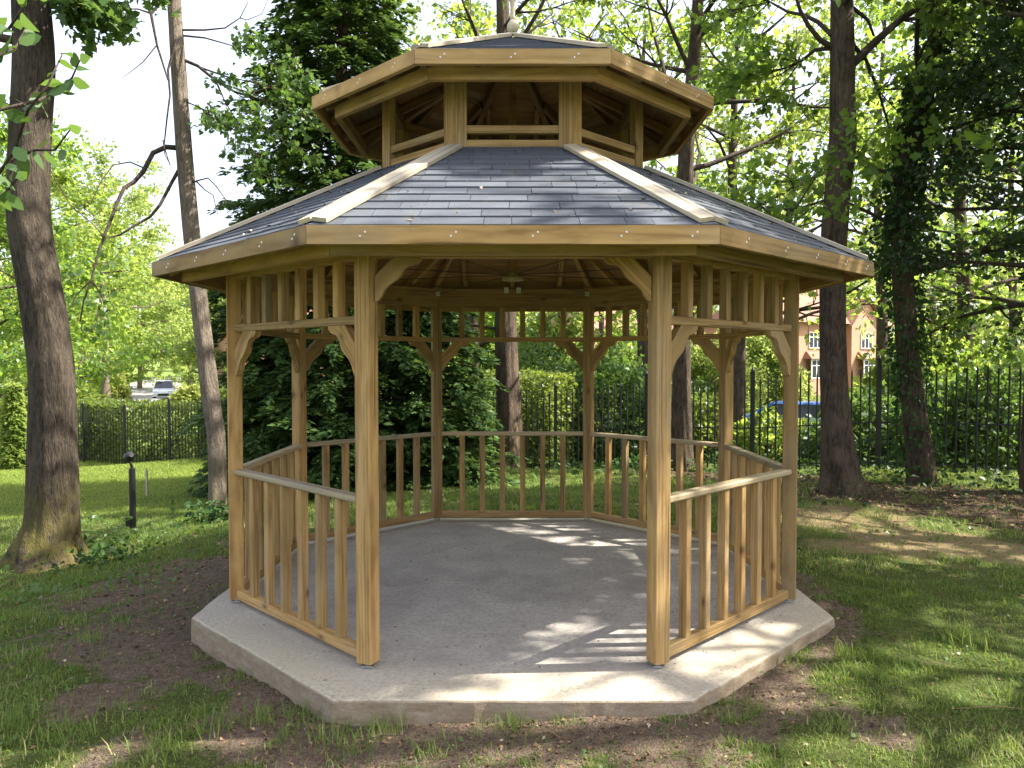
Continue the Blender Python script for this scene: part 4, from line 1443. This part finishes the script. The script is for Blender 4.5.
# ================================================================== LEFT FOREGROUND TWIG (young tree just out of frame)
def sapling():
    b = V(-2.35, 2.15, float(gz(-2.35, 2.15)) - .03)
    root = thing('young_hornbeam', 'young tree whose leafy twigs hang across the top left corner', 'young tree', tuple(b))
    mb = MB(); mb.tube([b, b + V(.05, .05, 1.2), b + V(.1, 0, 2.6), b + V(.05, 0, 3.6)], [.035, .028, .02, .006], 10); mb.build('trunk', M['bark_thin'], root, True)
    tb = MB(); PP, DD, SS = [], [], []
    dd = 2.3
    stems = [[(-190, 20), (-100, 230), (-30, 215), (15, 150), (28, 110), (48, 85), (62, 55)],
             [(-190, -20), (-120, 60), (-50, 110), (0, 110), (40, 100), (58, 90), (72, 78), (80, 60)],
             [(-190, 60), (-90, 200), (-20, 190), (10, 160), (35, 150), (55, 150), (70, 130)],
             [(-190, -60), (-80, -30), (-20, 30), (8, 30), (22, 10), (35, -10)],
             [(-190, -40), (-90, 60), (-30, 60), (0, 55), (15, 48), (25, 30)],
             [(-190, 90), (-110, 260), (-50, 260), (-10, 215), (8, 190), (20, 175)]]
    for li, lst in enumerate(stems):
        pts = [P(px, py, dd + .12 * math.sin(li * 2.1 + i)) for i, (px, py) in enumerate(lst)]
        pts[0] = b + V(.08, .02, 2.55 + .12 * li - .3)
        tb.tube(pts, list(np.linspace(.008, .0022, len(pts))), 5)
        for i in range(2, len(pts) - 1):
            for q in (.1, .45, .8):
                c = pts[i] * (1 - q) + pts[i + 1] * q
                PP.append(c + RNG.normal(size=3) * .006)
                d = nrm(pts[i + 1] - pts[i])
                sd = nrm(np.cross(d, V(0, 1, 0))) * (1 if RNG.random() < .5 else -1)
                DD.append(d * .5 + sd * .6 + V(0, 0, -.45) + RNG.normal(size=3) * .25)
                SS.append(RNG.uniform(.045, .075))
        PP.append(pts[-1]); DD.append(nrm(pts[-1] - pts[-2]) + V(0, 0, -.4)); SS.append(.06)
    tb.build('twigs', M['twig'], root, True)
    # drooping crown out of frame above
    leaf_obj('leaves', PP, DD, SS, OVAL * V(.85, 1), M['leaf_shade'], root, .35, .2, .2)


sapling()


# ================================================================== SMALL THINGS
def lamp_post():
    b = gp(133, 531)
    x, y = b[0], b[1]; z = float(gz(x, y))
    root = thing('garden_light_post', 'short black post light with tilted spot head on the left lawn', 'post light', (x, y, z))
    o = V(x, y, z)
    mb = MB(); mb.tube([o + V(0, 0, -.05), o + V(0, 0, .70)], [.034, .034], 14)
    mb.build('post', M['black'], root, False)
    mb = MB(); mb.beam(o + V(-.035, -.02, .06), o + V(-.035, -.02, .16), .05, .05); mb.build('junction_box', M['black'], root)
    mb = MB(); mb.tube([o + V(0, 0, .70), o + V(-.005, -.01, .75), o + V(-.03, -.02, .80)], [.016, .014, .014], 8); mb.build('neck', M['black'], root)
    mb = MB(); mb.tube([o + V(.015, -.045, .855), o + V(-.01, -.02, .84), o + V(-.055, .03, .81)], [.025, .052, .06], 14)
    h = mb.build('spot_head', M['black'], root)
    mb = MB(); c = o + V(-.057, .032, .808); d = nrm(V(-.045, .05, -.03)); mb.tube([c, c + d * .006], [.052, .05], 14); mb.build('lens', M['glass_grey'], h)


lamp_post()


def stake():
    b = gp(147, 497)
    o = V(b[0], b[1], float(gz(b[0], b[1])))
    mb = MB(); mb.beam(o + V(0, 0, -.05), o + V(0, 0, .42), .03, .03); mb.tube([o + V(0, 0, .42), o + V(0, 0, .46)], [.016, .002], 6)
    s = mb.build('wooden_stake', M['wood_pale']); tag(s, 'thin pale wooden stake on the lawn right of the black post light', 'stake')


stake()


def car(name, label, loc, rot, paintm, est=False):
    """hatchback, x forward, built at the origin then placed"""
    root = thing(name, label, 'car', (0, 0, 0), None)
    W = .86
    top = [(-2.1, .35), (-2.12, .75), (-2.05, .95), (-1.75, 1.35 if not est else 1.5), (-1.4, 1.44 if not est else 1.6), (.1, 1.46 if not est else 1.62), (.45, 1.38), (1.1, .98), (1.75, .86), (2.08, .72), (2.14, .5), (2.1, .25), (1.75, .22), (-1.8, .22)]
    body = [(-2.1, .28), (-2.13, .7), (-2.06, .93), (1.12, .95), (1.78, .85), (2.09, .7), (2.14, .48), (2.08, .24), (-1.95, .22)]
    mb = MB(); mb.extrude(body, (0, 0, 0), V(1, 0, 0), V(0, 0, 1), V(0, 1, 0), 2 * W - .06)
    mb.extrude([(q[0] * .985, q[1] * .97 + .01) for q in body], (0, 0, 0), V(1, 0, 0), V(0, 0, 1), V(0, 1, 0), 2 * W)
    bo = mb.build('body', M[paintm], root)
    H = 1.62 if est else 1.45
    # greenhouse, tapering
    lo = [(-2.0, .93), (1.1, .95)]; 
    mb = MB()
    w0, w1 = W - .05, W - .2
    c = [(-1.98, -w0, .925), (1.08, -w0, .945), (1.08, w0, .945), (-1.98, w0, .925), (-1.6, -w1, H - .03), (.2, -w1, H - .03), (.2, w1, H - .03), (-1.6, w1, H - .03)]
    mb.hexa(c, (1, 0, 0)); mb.build('windows', M['glass_grey'], root)
    mb = MB()
    c = [(-1.62, -w1 - .01, H - .035), (.24, -w1 - .01, H - .035), (.24, w1 + .01, H - .035), (-1.62, w1 + .01, H - .035), (-1.5, -w1 + .08, H + .03), (.05, -w1 + .08, H + .03), (.05, w1 - .08, H + .03), (-1.5, w1 - .08, H + .03)]
    mb.hexa(c, (1, 0, 0)); ro = mb.build('roof', M[paintm], root)
    for y in (-1, 1):
        for xb, xt in ((-1.98, -1.6), (-.55, -.5), (1.08, .2)):
            mb = MB(); mb.beam((xb, y * (w0 + .003), .93), (xt, y * (w1 + .006), H - .02), .07, .02, side=V(1, 0, 0)); mb.build('pillar', M[paintm], root)
        for x in (-1.3, 1.32):
            mb = MB(); mb.tube([(x, y * (W - .16), .32), (x, y * (W + .01), .32)], [.32, .32], 20); wh = mb.build('wheel', M['rubber'], root)
            mb = MB(); mb.tube([(x, y * (W + .008), .32), (x, y * (W + .02), .32)], [.21, .19], 14); mb.build('rim', M['steel'], wh)
        mb = MB(); mb.beam((2.02, y * .58, .66), (2.12, y * .58, .64), .36, .15, side=V(0, 1, 0)); mb.build('headlight', M['lamp'], root)
        mb = MB(); mb.beam((-2.16, y * .66, .8), (-2.06, y * .66, .8), .2, .2, side=V(0, 1, 0)); mb.build('tail_light', M['tail'], root)
        mb = MB(); mb.beam((.75, y * (W + .02), 1.0), (.75, y * (W + .14), 1.0), .12, .11, side=V(1, 0, 0)); mb.build('mirror', M[paintm], root)
    mb = MB(); mb.beam((2.10, 0, .42), (2.155, 0, .42), .9, .2, side=V(0, 1, 0)); mb.build('grille', M['black'], root)
    root.location = loc; root.rotation_euler = (0, 0, rot)
    return root


def put(px, py, d):
    b = P(px, py, d)
    return (b[0], b[1], float(gz(b[0], b[1])) + .02)


car('parked_car', 'bright blue car parked beyond the fence in the right bay', put(780, 415, 29), math.radians(158), 'p_blue')
car('parked_car', 'small blue car glimpsed through the fence left of the right front post', put(628, 405, 44), math.radians(170), 'p_blue')
car('parked_car', 'silver car parked beside the tall straight trunk', put(842, 414, 33), math.radians(160), 'p_silver')
car('parked_car', 'white car facing us on the distant road', put(164, 396, 70), math.radians(-67), 'p_white', True)


def road():
    mb = MB()
    L1 = [(-30, 52), (-34.5, 70), (-47, 100), (-60, 130)]
    w = 3.2
    for (x0, y0), (x1, y1) in zip(L1, L1[1:]):
        d = nrm(V(x1 - x0, y1 - y0, 0)); s = V(d[1], -d[0], 0)
        m = 8
        for i in range(m):
            a = V(x0, y0, 0) + (V(x1, y1, 0) - V(x0, y0, 0)) * i / m; b = V(x0, y0, 0) + (V(x1, y1, 0) - V(x0, y0, 0)) * (i + 1) / m
            q = [a - s * w, a + s * w, b + s * w, b - s * w]
            q = [V(p_[0], p_[1], float(gz(p_[0], p_[1])) + .06) for p_ in q]
            q = [q[0], q[1], q[2], q[3]]
            mb.face(q)
    o = mb.build('road', M['road']); tag(o, kind='structure')


road()


def parking():
    mb = MB()
    for i in range(12):
        x0, x1 = -4 + i * 3, -4 + (i + 1) * 3
        q = [(x0, 26), (x1, 26), (x1, 36), (x0, 36)]
        mb.face([V(a, b, float(gz(a, b)) + .03) for a, b in q])
    o = mb.build('street', M['road']); tag(o, kind='structure')


parking()


def house(label, loc, rot, W=13, gable=True):
    root = thing('brick_house', label, 'house', (0, 0, 0), 'brick houses beyond the park')
    D, H = 8, 5.1
    mb = MB()
    def wallq(p0, p1, z0, z1):
        l = np.linalg.norm(np.array(p1) - np.array(p0))
        mb.face([(p0[0], p0[1], z0), (p1[0], p1[1], z0), (p1[0], p1[1], z1), (p0[0], p0[1], z1)], [(0, z0), (l, z0), (l, z1), (0, z1)])
    h = W / 2
    wallq((-h, 0), (h, 0), -.6, H); wallq((h, 0), (h, D), -.6, H); wallq((h, D), (-h, D), -.6, H); wallq((-h, D), (-h, 0), -.6, H)
    wl = mb.build('wall', M['brick'], root)
    # front gable bay
    mb = MB()
    gx, gw = h * .45, 1.9
    mb.face([(gx - gw, -.45, -.6), (gx + gw, -.45, -.6), (gx + gw, -.45, H), (gx, -.45, H + 2.0), (gx - gw, -.45, H)], [(0, 0), (2 * gw, 0), (2 * gw, H), (gw, H + 2), (0, H)])
    for sx in (-1, 1):
        q = [(gx + sx * gw, -.45, -.6), (gx + sx * gw, 0, -.6), (gx + sx * gw, 0, H), (gx + sx * gw, -.45, H)]
        mb.face(q if sx > 0 else q[::-1], [(0, 0), (.45, 0), (.45, H), (0, H)])
    mb.build('gable', M['brick'], root)
    # roofs
    mb = MB(); o = .45
    e = [(-h - o, -o, H - .05), (h + o, -o, H - .05), (h + o, D + o, H - .05), (-h - o, D + o, H - .05)]
    r0, r1 = (-h + 2.2, D / 2, H + 3.4), (h - 2.2, D / 2, H + 3.4)
    mb.face([e[0], e[1], r1, r0]); mb.face([e[2], e[3], r0, r1]); mb.face([e[1], e[2], r1]); mb.face([e[3], e[0], r0]); mb.face(e[::-1])
    rf = mb.build('roof', M['tile'], root)
    mb = MB()
    for sx in (-1, 1):
        q = [(gx, -.75, H + 2.12), (gx + sx * (gw + .35), -.75, H - .18), (gx + sx * (gw + .35), 1.0, H - .18), (gx, 3.2, H + 2.12)]
        mb.face(q if sx < 0 else q[::-1])
    mb.build('gable_roof', M['tile'], root)
    mb = MB(); mb.box((-h + 2.8, D / 2 - .4, H + 2.5), (-h + 3.8, D / 2 + .4, H + 4.6)); mb.build('chimney', M['brick'], rf)

    def win(x, z, w, hh, y=0.0, nv=3):
        mb = MB(); t = .07
        mb.box((x - w / 2, y - .06, z), (x + w / 2, y + .02, z + t)); mb.box((x - w / 2, y - .06, z + hh - t), (x + w / 2, y + .02, z + hh))
        for i in range(nv + 1):
            xx = x - w / 2 + t / 2 + (w - t) * i / nv
            mb.box((xx - t / 2, y - .058, z + t), (xx + t / 2, y + .018, z + hh - t))
        mb.box((x - w / 2 + t, y - .05, z + hh * .66), (x + w / 2 - t, y + .01, z + hh * .66 + .05))
        f_ = mb.build('window', M['white'], root)
        mb = MB(); mb.box((x - w / 2 + .02, y - .03, z + .02), (x + w / 2 - .02, y + .0, z + hh - .02)); mb.build('pane', M['glass_grey'], f_)
    for sx in (-1, 1):
        x = sx * h * .45
        yy = -.45 if sx > 0 else 0
        win(x, 3.1, 1.5, 1.25, yy - .012)
        # ground-floor bay with a little tiled roof
        mb = MB(); mb.box((x - 1.25, yy - .6, -.6), (x + 1.25, yy - .005, .75)); mb.build('bay', M['brick'], root)
        win(x, .8, 2.3, 1.45, yy - .55, 4)
        mb = MB(); mb.hexa([(x - 1.4, yy - .8, 2.3), (x + 1.4, yy - .8, 2.3), (x + 1.4, yy - .01, 2.3), (x - 1.4, yy - .01, 2.3), (x - 1.1, yy - .12, 2.85), (x + 1.1, yy - .12, 2.85), (x + 1.1, yy - .012, 2.85), (x - 1.1, yy - .012, 2.85)], (1, 0, 0)); mb.build('bay_roof', M['tile'], root)
        win(sx * h * .86, 3.2, .6, 1.1, -.012, 1)
    mb = MB(); mb.box((-.55, -.05, -.3), (.55, .0, 1.9)); d_ = mb.build('door', M['white'], root)
    mb = MB(); mb.box((.38, -.09, .75), (.44, -.052, .9)); mb.build('handle', M['steel'], d_)
    root.location = loc; root.rotation_euler = (0, 0, rot)
    return root


b = P(838, 385, 60); h0 = house('orange brick house seen between the tall trunk and the ivy trunk', (b[0], b[1], float(gz(b[0], b[1])) + .45), math.radians(32))
b = P(655, 385, 66); copy_thing(h0, (b[0], b[1], float(gz(b[0], b[1])) + .3), math.radians(30), 'brick house glimpsed above the fence behind the right front post')
b = P(308, 385, 68); copy_thing(h0, (b[0], b[1], float(gz(b[0], b[1])) + .5), math.radians(35), 'brick house half hidden by the slim trunk and squat conifer')


# ================================================================== GRASS, WEEDS, LITTER
def scatter_ground(n, power=1.6, y1=13):
    """points inside a generous view wedge, denser near the camera"""
    y = 2.3 + (y1 - 2.3) * RNG.random(n) ** power
    x = RNG.uniform(-1, 1, n) * (y * .78 + .4)
    return x, y


def off_slab(x, y, m=0.0):
    dx, dy = np.abs(x - CX), np.abs(y - 5.575)
    return ~((dx < 1.985 + m) & (dy < 2.07 + m) & (dx + dy < 2.91 + m))


def gh(x, y):
    near = np.clip(1 - (np.hypot(x, y - 6) - 6) / 16, 0, 1)
    return gz(x, y) + near * ((fbm(x * 1.7, y * 1.7, N2) - .5) * .05 + (fbm(x * 7, y * 7, N3) - .5) * .028)


def grass():
    PX, PY, HH, WW, TT = [], [], [], [], []
    x, y = scatter_ground(760000, 1.5, 13.5)
    k = off_slab(x, y, .01); x, y = x[k], y[k]
    dm = np.maximum(dirt_at(x, y), litter_at(x, y)); st = straw_at(x, y)
    cl = fbm(x * 5, y * 5, N2); cl2 = fbm(x * 16, y * 16, N3)
    dens = (1 - np.clip(dm * 1.15, 0, .93)) * (1 - .93 * st) * np.clip((cl - .25) * 2.2, .1, 1) * np.clip(cl2 * 1.8 - .2, .12, 1)
    k = RNG.random(len(x)) < dens
    x, y, cl = x[k], y[k], cl[k]
    # the mown lawn on the left is a fresher green than the turf under the trees
    lw = np.clip((y + x * .15 - 8.2) / 1.2, 0, 1) * np.clip((-1.2 - x) / 1.5, 0, 1)
    k = RNG.random(len(x)) >= lw
    x, y, cl = x[k], y[k], cl[k]
    h = RNG.uniform(.015, .042, len(x)) * (.6 + cl) * np.clip(y / 5, 1, 1.6)
    w = RNG.uniform(.003, .0065, len(x)) * np.clip(y / 5, .9, 4)
    # tussocks: slab foot, tree feet, lamp foot
    tx, ty, th = [], [], []
    spots = [(330, 735, 1), (385, 728, 1), (255, 720, 1), (240, 680, .8), (510, 725, .9), (560, 722, .6), (640, 660, 0), (210, 730, 1), (60, 740, 1.2), (110, 715, .8), (10, 725, 1.2), (150, 755, 1.1),
             (300, 715, .9), (355, 745, 1), (880, 520, 1.6), (960, 640, 1.1), (990, 645, 1.0), (1010, 700, .9), (780, 660, .9), (850, 655, .9), (730, 720, .8), (200, 660, .6), (40, 620, 1.0), (75, 600, 1.0),
             (90, 640, .8), (170, 545, 1.3), (150, 540, 1.4), (130, 540, 1.5), (190, 535, 1.3), (110, 545, 1.3), (215, 535, 1.2), (20, 660, 1.1), (5, 600, 1), (430, 752, .8), (820, 600, .6), (930, 700, .7), (890, 660, .8)]
    for px, py, s in spots:
        if s == 0: continue
        c = gp(px, py)
        m = int(70 * s)
        tx.append(c[0] + RNG.normal(size=m) * .07 * s); ty.append(c[1] + RNG.normal(size=m) * .06 * s); th.append(RNG.uniform(.05, .13, m) * s)
    for _ in range(130):
        yy = 2.6 + 8 * RNG.random() ** 1.3; xx = RNG.uniform(-1, 1) * yy * .72
        if dirt_at(xx, yy) > .6: continue
        m = int(RNG.integers(10, 40)); sc = RNG.uniform(.5, 1.1)
        tx.append(xx + RNG.normal(size=m) * .06); ty.append(yy + RNG.normal(size=m) * .06); th.append(RNG.uniform(.05, .11, m) * sc)
    tx, ty, th = map(np.concatenate, (tx, ty, th))
    k = off_slab(tx, ty, .005); tx, ty, th = tx[k], ty[k], th[k]
    tint = np.concatenate([np.clip(fbm(x * 1.3, y * 1.3) * .95 + RNG.normal(0, .24, len(x)), 0, 1), RNG.uniform(.2, .9, len(tx))])
    x = np.concatenate([x, tx]); y = np.concatenate([y, ty]); h = np.concatenate([h, th]); w = np.concatenate([w, RNG.uniform(.0035, .006, len(th))])
    n = len(x)
    z = gh(x, y) - .006
    base = np.stack([x, y, z], 1)
    a = RNG.uniform(0, 2 * math.pi, n); lean = RNG.uniform(.1, .9, n)
    d = np.stack([np.cos(a) * lean, np.sin(a) * lean, np.ones(n)], 1); d /= np.linalg.norm(d, axis=1, keepdims=True)
    sx = np.stack([-np.sin(a), np.cos(a), np.zeros(n)], 1)
    out = np.stack([np.cos(a), np.sin(a), -.6 * np.ones(n)], 1)
    V0 = base - sx * (w / 2)[:, None]; V1 = base + sx * (w / 2)[:, None]
    mid = base + d * (h * .55)[:, None]
    V2 = mid + sx * (w * .4)[:, None]; V3 = mid - sx * (w * .4)[:, None]
    V4 = base + d * h[:, None] + out * (h * .3 * lean)[:, None]
    verts = np.stack([V0, V1, V2, V3, V4], 1).reshape(-1, 3)
    i = np.arange(n)[:, None] * 5
    loops = (i + np.array([[0, 1, 2, 3, 3, 2, 4]])).ravel()
    st = (np.arange(n)[:, None] * 7 + np.array([[0, 4]])).ravel()
    o = raw_mesh('grass', verts, loops, st, np.repeat(tint, 2), M['grass'])
    tag(o, 'short patchy grass covering the ground around the gazebo', 'grass', kind='stuff')


def lawn():
    y = 7.5 + 18 * RNG.random(300000) ** 1.5
    x = -1.2 - 16 * RNG.random(300000)
    lw = np.clip((y + x * .15 - 8.2) / 1.2, 0, 1) * np.clip((-1.2 - x) / 1.5, 0, 1)
    k = (RNG.random(len(x)) < lw) & (np.abs(x) < y * .75 + 1)
    x, y = x[k], y[k]; n = len(x)
    a = RNG.uniform(0, 6.28, n)
    d = np.stack([np.cos(a) * .5, np.sin(a) * .5, np.ones(n)], 1)
    pts = np.stack([x, y, gh(x, y) - .004], 1)
    o = leaf_obj('mown_lawn_grass', pts, d, RNG.uniform(.02, .045, n) * np.clip(y / 9, .9, 2), RHOMB * V(.35, 1), M['lawn'], None, .2, .2, .2, np.clip(fbm(x * .8, y * .8) * .9 + RNG.normal(0, .2, n), 0, 1))
    tag(o, 'fresh bright mown lawn on the left beyond the sycamore', 'lawn', kind='stuff')


grass()
lawn()


def litter():
    x, y = scatter_ground(40000, 1.4, 12.5)
    m = np.clip(np.maximum(dirt_at(x, y) * .9, litter_at(x, y) * 1.2), .1, 1)
    k = (RNG.random(len(x)) < m * .8) & off_slab(x, y, .01)
    x, y = x[k], y[k]
    n = len(x)
    pts = np.stack([x, y, gh(x, y) + .008], 1)
    d = rand_unit(n) * V(1, 1, .25)
    o = leaf_obj('dead_leaves', pts, d, RNG.uniform(.008, .034, n) * np.clip(y / 5, .8, 1.6), RHOMB * V(1.2, 1), M['dead'], None, 1.6, .3, .3, np.clip(RNG.beta(1.1, 2.6, n), 0, 1))
    tag(o, 'small dry brown leaves and bits strewn over bare earth', 'dead leaves', kind='stuff')
    # debris on slab and roof
    n = 520
    a = RNG.uniform(0, 6.28, n); r = 1.9 * np.sqrt(RNG.random(n))
    x, y = CX + r * np.cos(a), 5.575 + r * np.sin(a)
    o = leaf_obj('slab_debris', np.stack([x, y, np.full(n, .004)], 1), rand_unit(n) * V(1, 1, .1), RNG.uniform(.005, .022, n), RHOMB, M['dead'], None, 3, .3, .2, RNG.uniform(.1, .8, n))
    tag(o, 'dark crumbs of dry leaf scattered on the concrete floor', 'leaf debris', kind='stuff')
    PPx = []
    for _ in range(420):
        k = int(RNG.integers(0, 8)); aa = RNG.uniform(.95, 2.2); t = RNG.uniform(-1, 1) * aa * T8 * .85
        PPx.append(fpt(k, aa, t, rz(aa) + .014))
    n = len(PPx)
    o = leaf_obj('roof_debris', PPx, rand_unit(n) * V(1, 1, .3), RNG.uniform(.008, .03, n), OVAL, M['dead'], None, 2, .3, .2)
    tag(o, 'bits of dry leaf and catkins lying on the lower roof', 'leaf debris', kind='stuff')
    # fallen twigs
    for i, (px, py, ln, an, lab) in enumerate([(992, 710, .34, .03, 'long thin twig lying on the right foreground grass'), (380, 742, .2, .4, 'short dark twig lying on bare soil in front of the slab'), (550, 738, .16, -.7, 'snapped light brown twig on the brown soil in front'),
                                               (200, 640, .22, .8, 'short twig lying on the dark earth left of the slab'), (345, 730, .25, 2.6, 'dark curved twig by the left slab corner'), (620, 730, .14, .3, 'stubby twig on the soil near the front edge')]):
        c = gp(px, py); c[2] = float(gh(c[0], c[1])) + .02
        d = V(math.cos(an), math.sin(an), 0)
        mb = MB(); mb.tube([c - d * ln / 2, c + V(.01, .01, .006), c + d * ln / 2 + V(0, 0, -.008)], [.0018, .0022, .0015], 6)
        o = mb.build('fallen_twig', M['wood_dark' if i in (0, 2) else 'twig']); tag(o, lab, 'twig', 'fallen twigs on the ground')


litter()


def clover():
    x, y = scatter_ground(24000, 1.4, 10)
    m = np.clip((fbm(x * 1.6 + 20, y * 1.6, N3) - .42) * 3, 0, 1) * (1 - dirt_at(x, y) * .8)
    k = (RNG.random(len(x)) < m * .55) & off_slab(x, y, .02)
    x, y = x[k], y[k]; n = len(x)
    o = leaf_obj('clover', np.stack([x, y, gh(x, y) + RNG.uniform(.005, .035, n)], 1), rand_unit(n) * V(1, 1, .35), RNG.uniform(.012, .03, n) * np.clip(y / 5, .9, 1.7), OVAL * V(1.3, 1), M['weed'], None, 1.4)
    tag(o, 'small broad clover and plantain leaves among the grass', 'weeds', kind='stuff')


clover()


def weeds():
    def plant(label, px, py, n, r, h, size, leaf, name='weed_patch', cat='weeds', shape=OVAL):
        c = gp(px, py)
        x = c[0] + RNG.normal(size=n) * r; y = c[1] + RNG.normal(size=n) * r * .7
        k = off_slab(x, y, .01); x, y = x[k], y[k]; n = len(x)
        z = gh(x, y) + h * RNG.random(n) ** 1.5
        o = leaf_obj(name, np.stack([x, y, z], 1), rand_unit(n) * V(1, 1, .5) + V(0, 0, .2), RNG.uniform(.5, 1.2, n) * size, shape, M[leaf], None, .9)
        tag(o, label, cat, kind='stuff')
    plant('ivy and weeds at the foot of the thick sycamore', 85, 560, 420, .3, .16, .06, 'ivy', 'ivy_patch', 'ivy')
    plant('dark ivy clump at the foot of the slim tree', 222, 519, 300, .22, .22, .08, 'ivy', 'ivy_patch', 'ivy')
    plant('low broad weeds in front of the sycamore', 60, 590, 300, .45, .06, .05, 'weed')
    plant('sunlit weeds around the black post light', 140, 542, 380, .6, .18, .05, 'weed')
    plant('undergrowth below the right fence', 960, 485, 420, 1.3, .22, .09, 'leaf_dark', 'undergrowth', 'undergrowth')
    plant('undergrowth behind the tall straight trunk', 800, 474, 800, 1.3, .25, .09, 'ivy', 'undergrowth', 'undergrowth')
    plant('undergrowth seen through the rear railing', 640, 470, 900, 1.3, .25, .1, 'ivy', 'undergrowth', 'undergrowth')
    plant('low weeds seen through the rear left railing', 400, 490, 500, .9, .14, .07, 'weed')


weeds()

# ================================================================== CAMERA, LIGHT
cam = bpy.data.cameras.new('camera'); co = bpy.data.objects.new('camera', cam); COL.objects.link(co)
cam.sensor_width = 36; cam.lens = F / 1024 * 36; cam.clip_end = 3000; cam.clip_start = .05
co.location = (0, 0, CAMZ); co.rotation_euler = (math.pi / 2 - PITCH, 0, 0)
SC.camera = co

SUN = nrm(V(.66, .03, .75))
el = math.asin(SUN[2]); az = math.atan2(SUN[0], SUN[1])
w = bpy.data.worlds.new('World'); SC.world = w; w.use_nodes = True
nt = w.node_tree
sky = nt.nodes.new('ShaderNodeTexSky'); sky.sky_type = 'NISHITA'; sky.sun_disc = False
sky.sun_elevation = el; sky.sun_rotation = az; sky.dust_density = 7.0; sky.air_density = 1.0; sky.ozone_density = 1.0
tcs = nt.nodes.new('ShaderNodeTexCoord')
cl = noise(nt, mapping(nt, tcs.outputs['Generated'], (1.5, 1.5, 4)), 1.6, 6, .6)
veil = ramp(nt, cl, [(.3, (.4, .4, .4)), (.65, (.75, .75, .75))])          # white veil added over the sky to brighten it
nt.links.new(mix(nt, veil, sky.outputs[0], (2.9, 3.1, 3.65)), nt.nodes['Background'].inputs[0]); nt.nodes['Background'].inputs[1].default_value = .15
sl = bpy.data.lights.new('sun', 'SUN'); sl.energy = 4.6; sl.angle = math.radians(.5); sl.color = (1, .95, .86)
so = bpy.data.objects.new('sun', sl); COL.objects.link(so)
so.rotation_euler = Vector(-SUN).to_track_quat('-Z', 'Y').to_euler()
so.location = (12, 4, 16)

SC.view_settings.view_transform = 'Standard'; SC.view_settings.look = 'None'; SC.view_settings.gamma = 1
SC.view_settings.exposure = 1.88
SC.render.engine = 'CYCLES'
cy = SC.cycles
cy.max_bounces = 6; cy.diffuse_bounces = 4; cy.glossy_bounces = 2; cy.transmission_bounces = 4; cy.transparent_max_bounces = 4
cy.use_denoising = True
cy.sample_clamp_indirect = 4
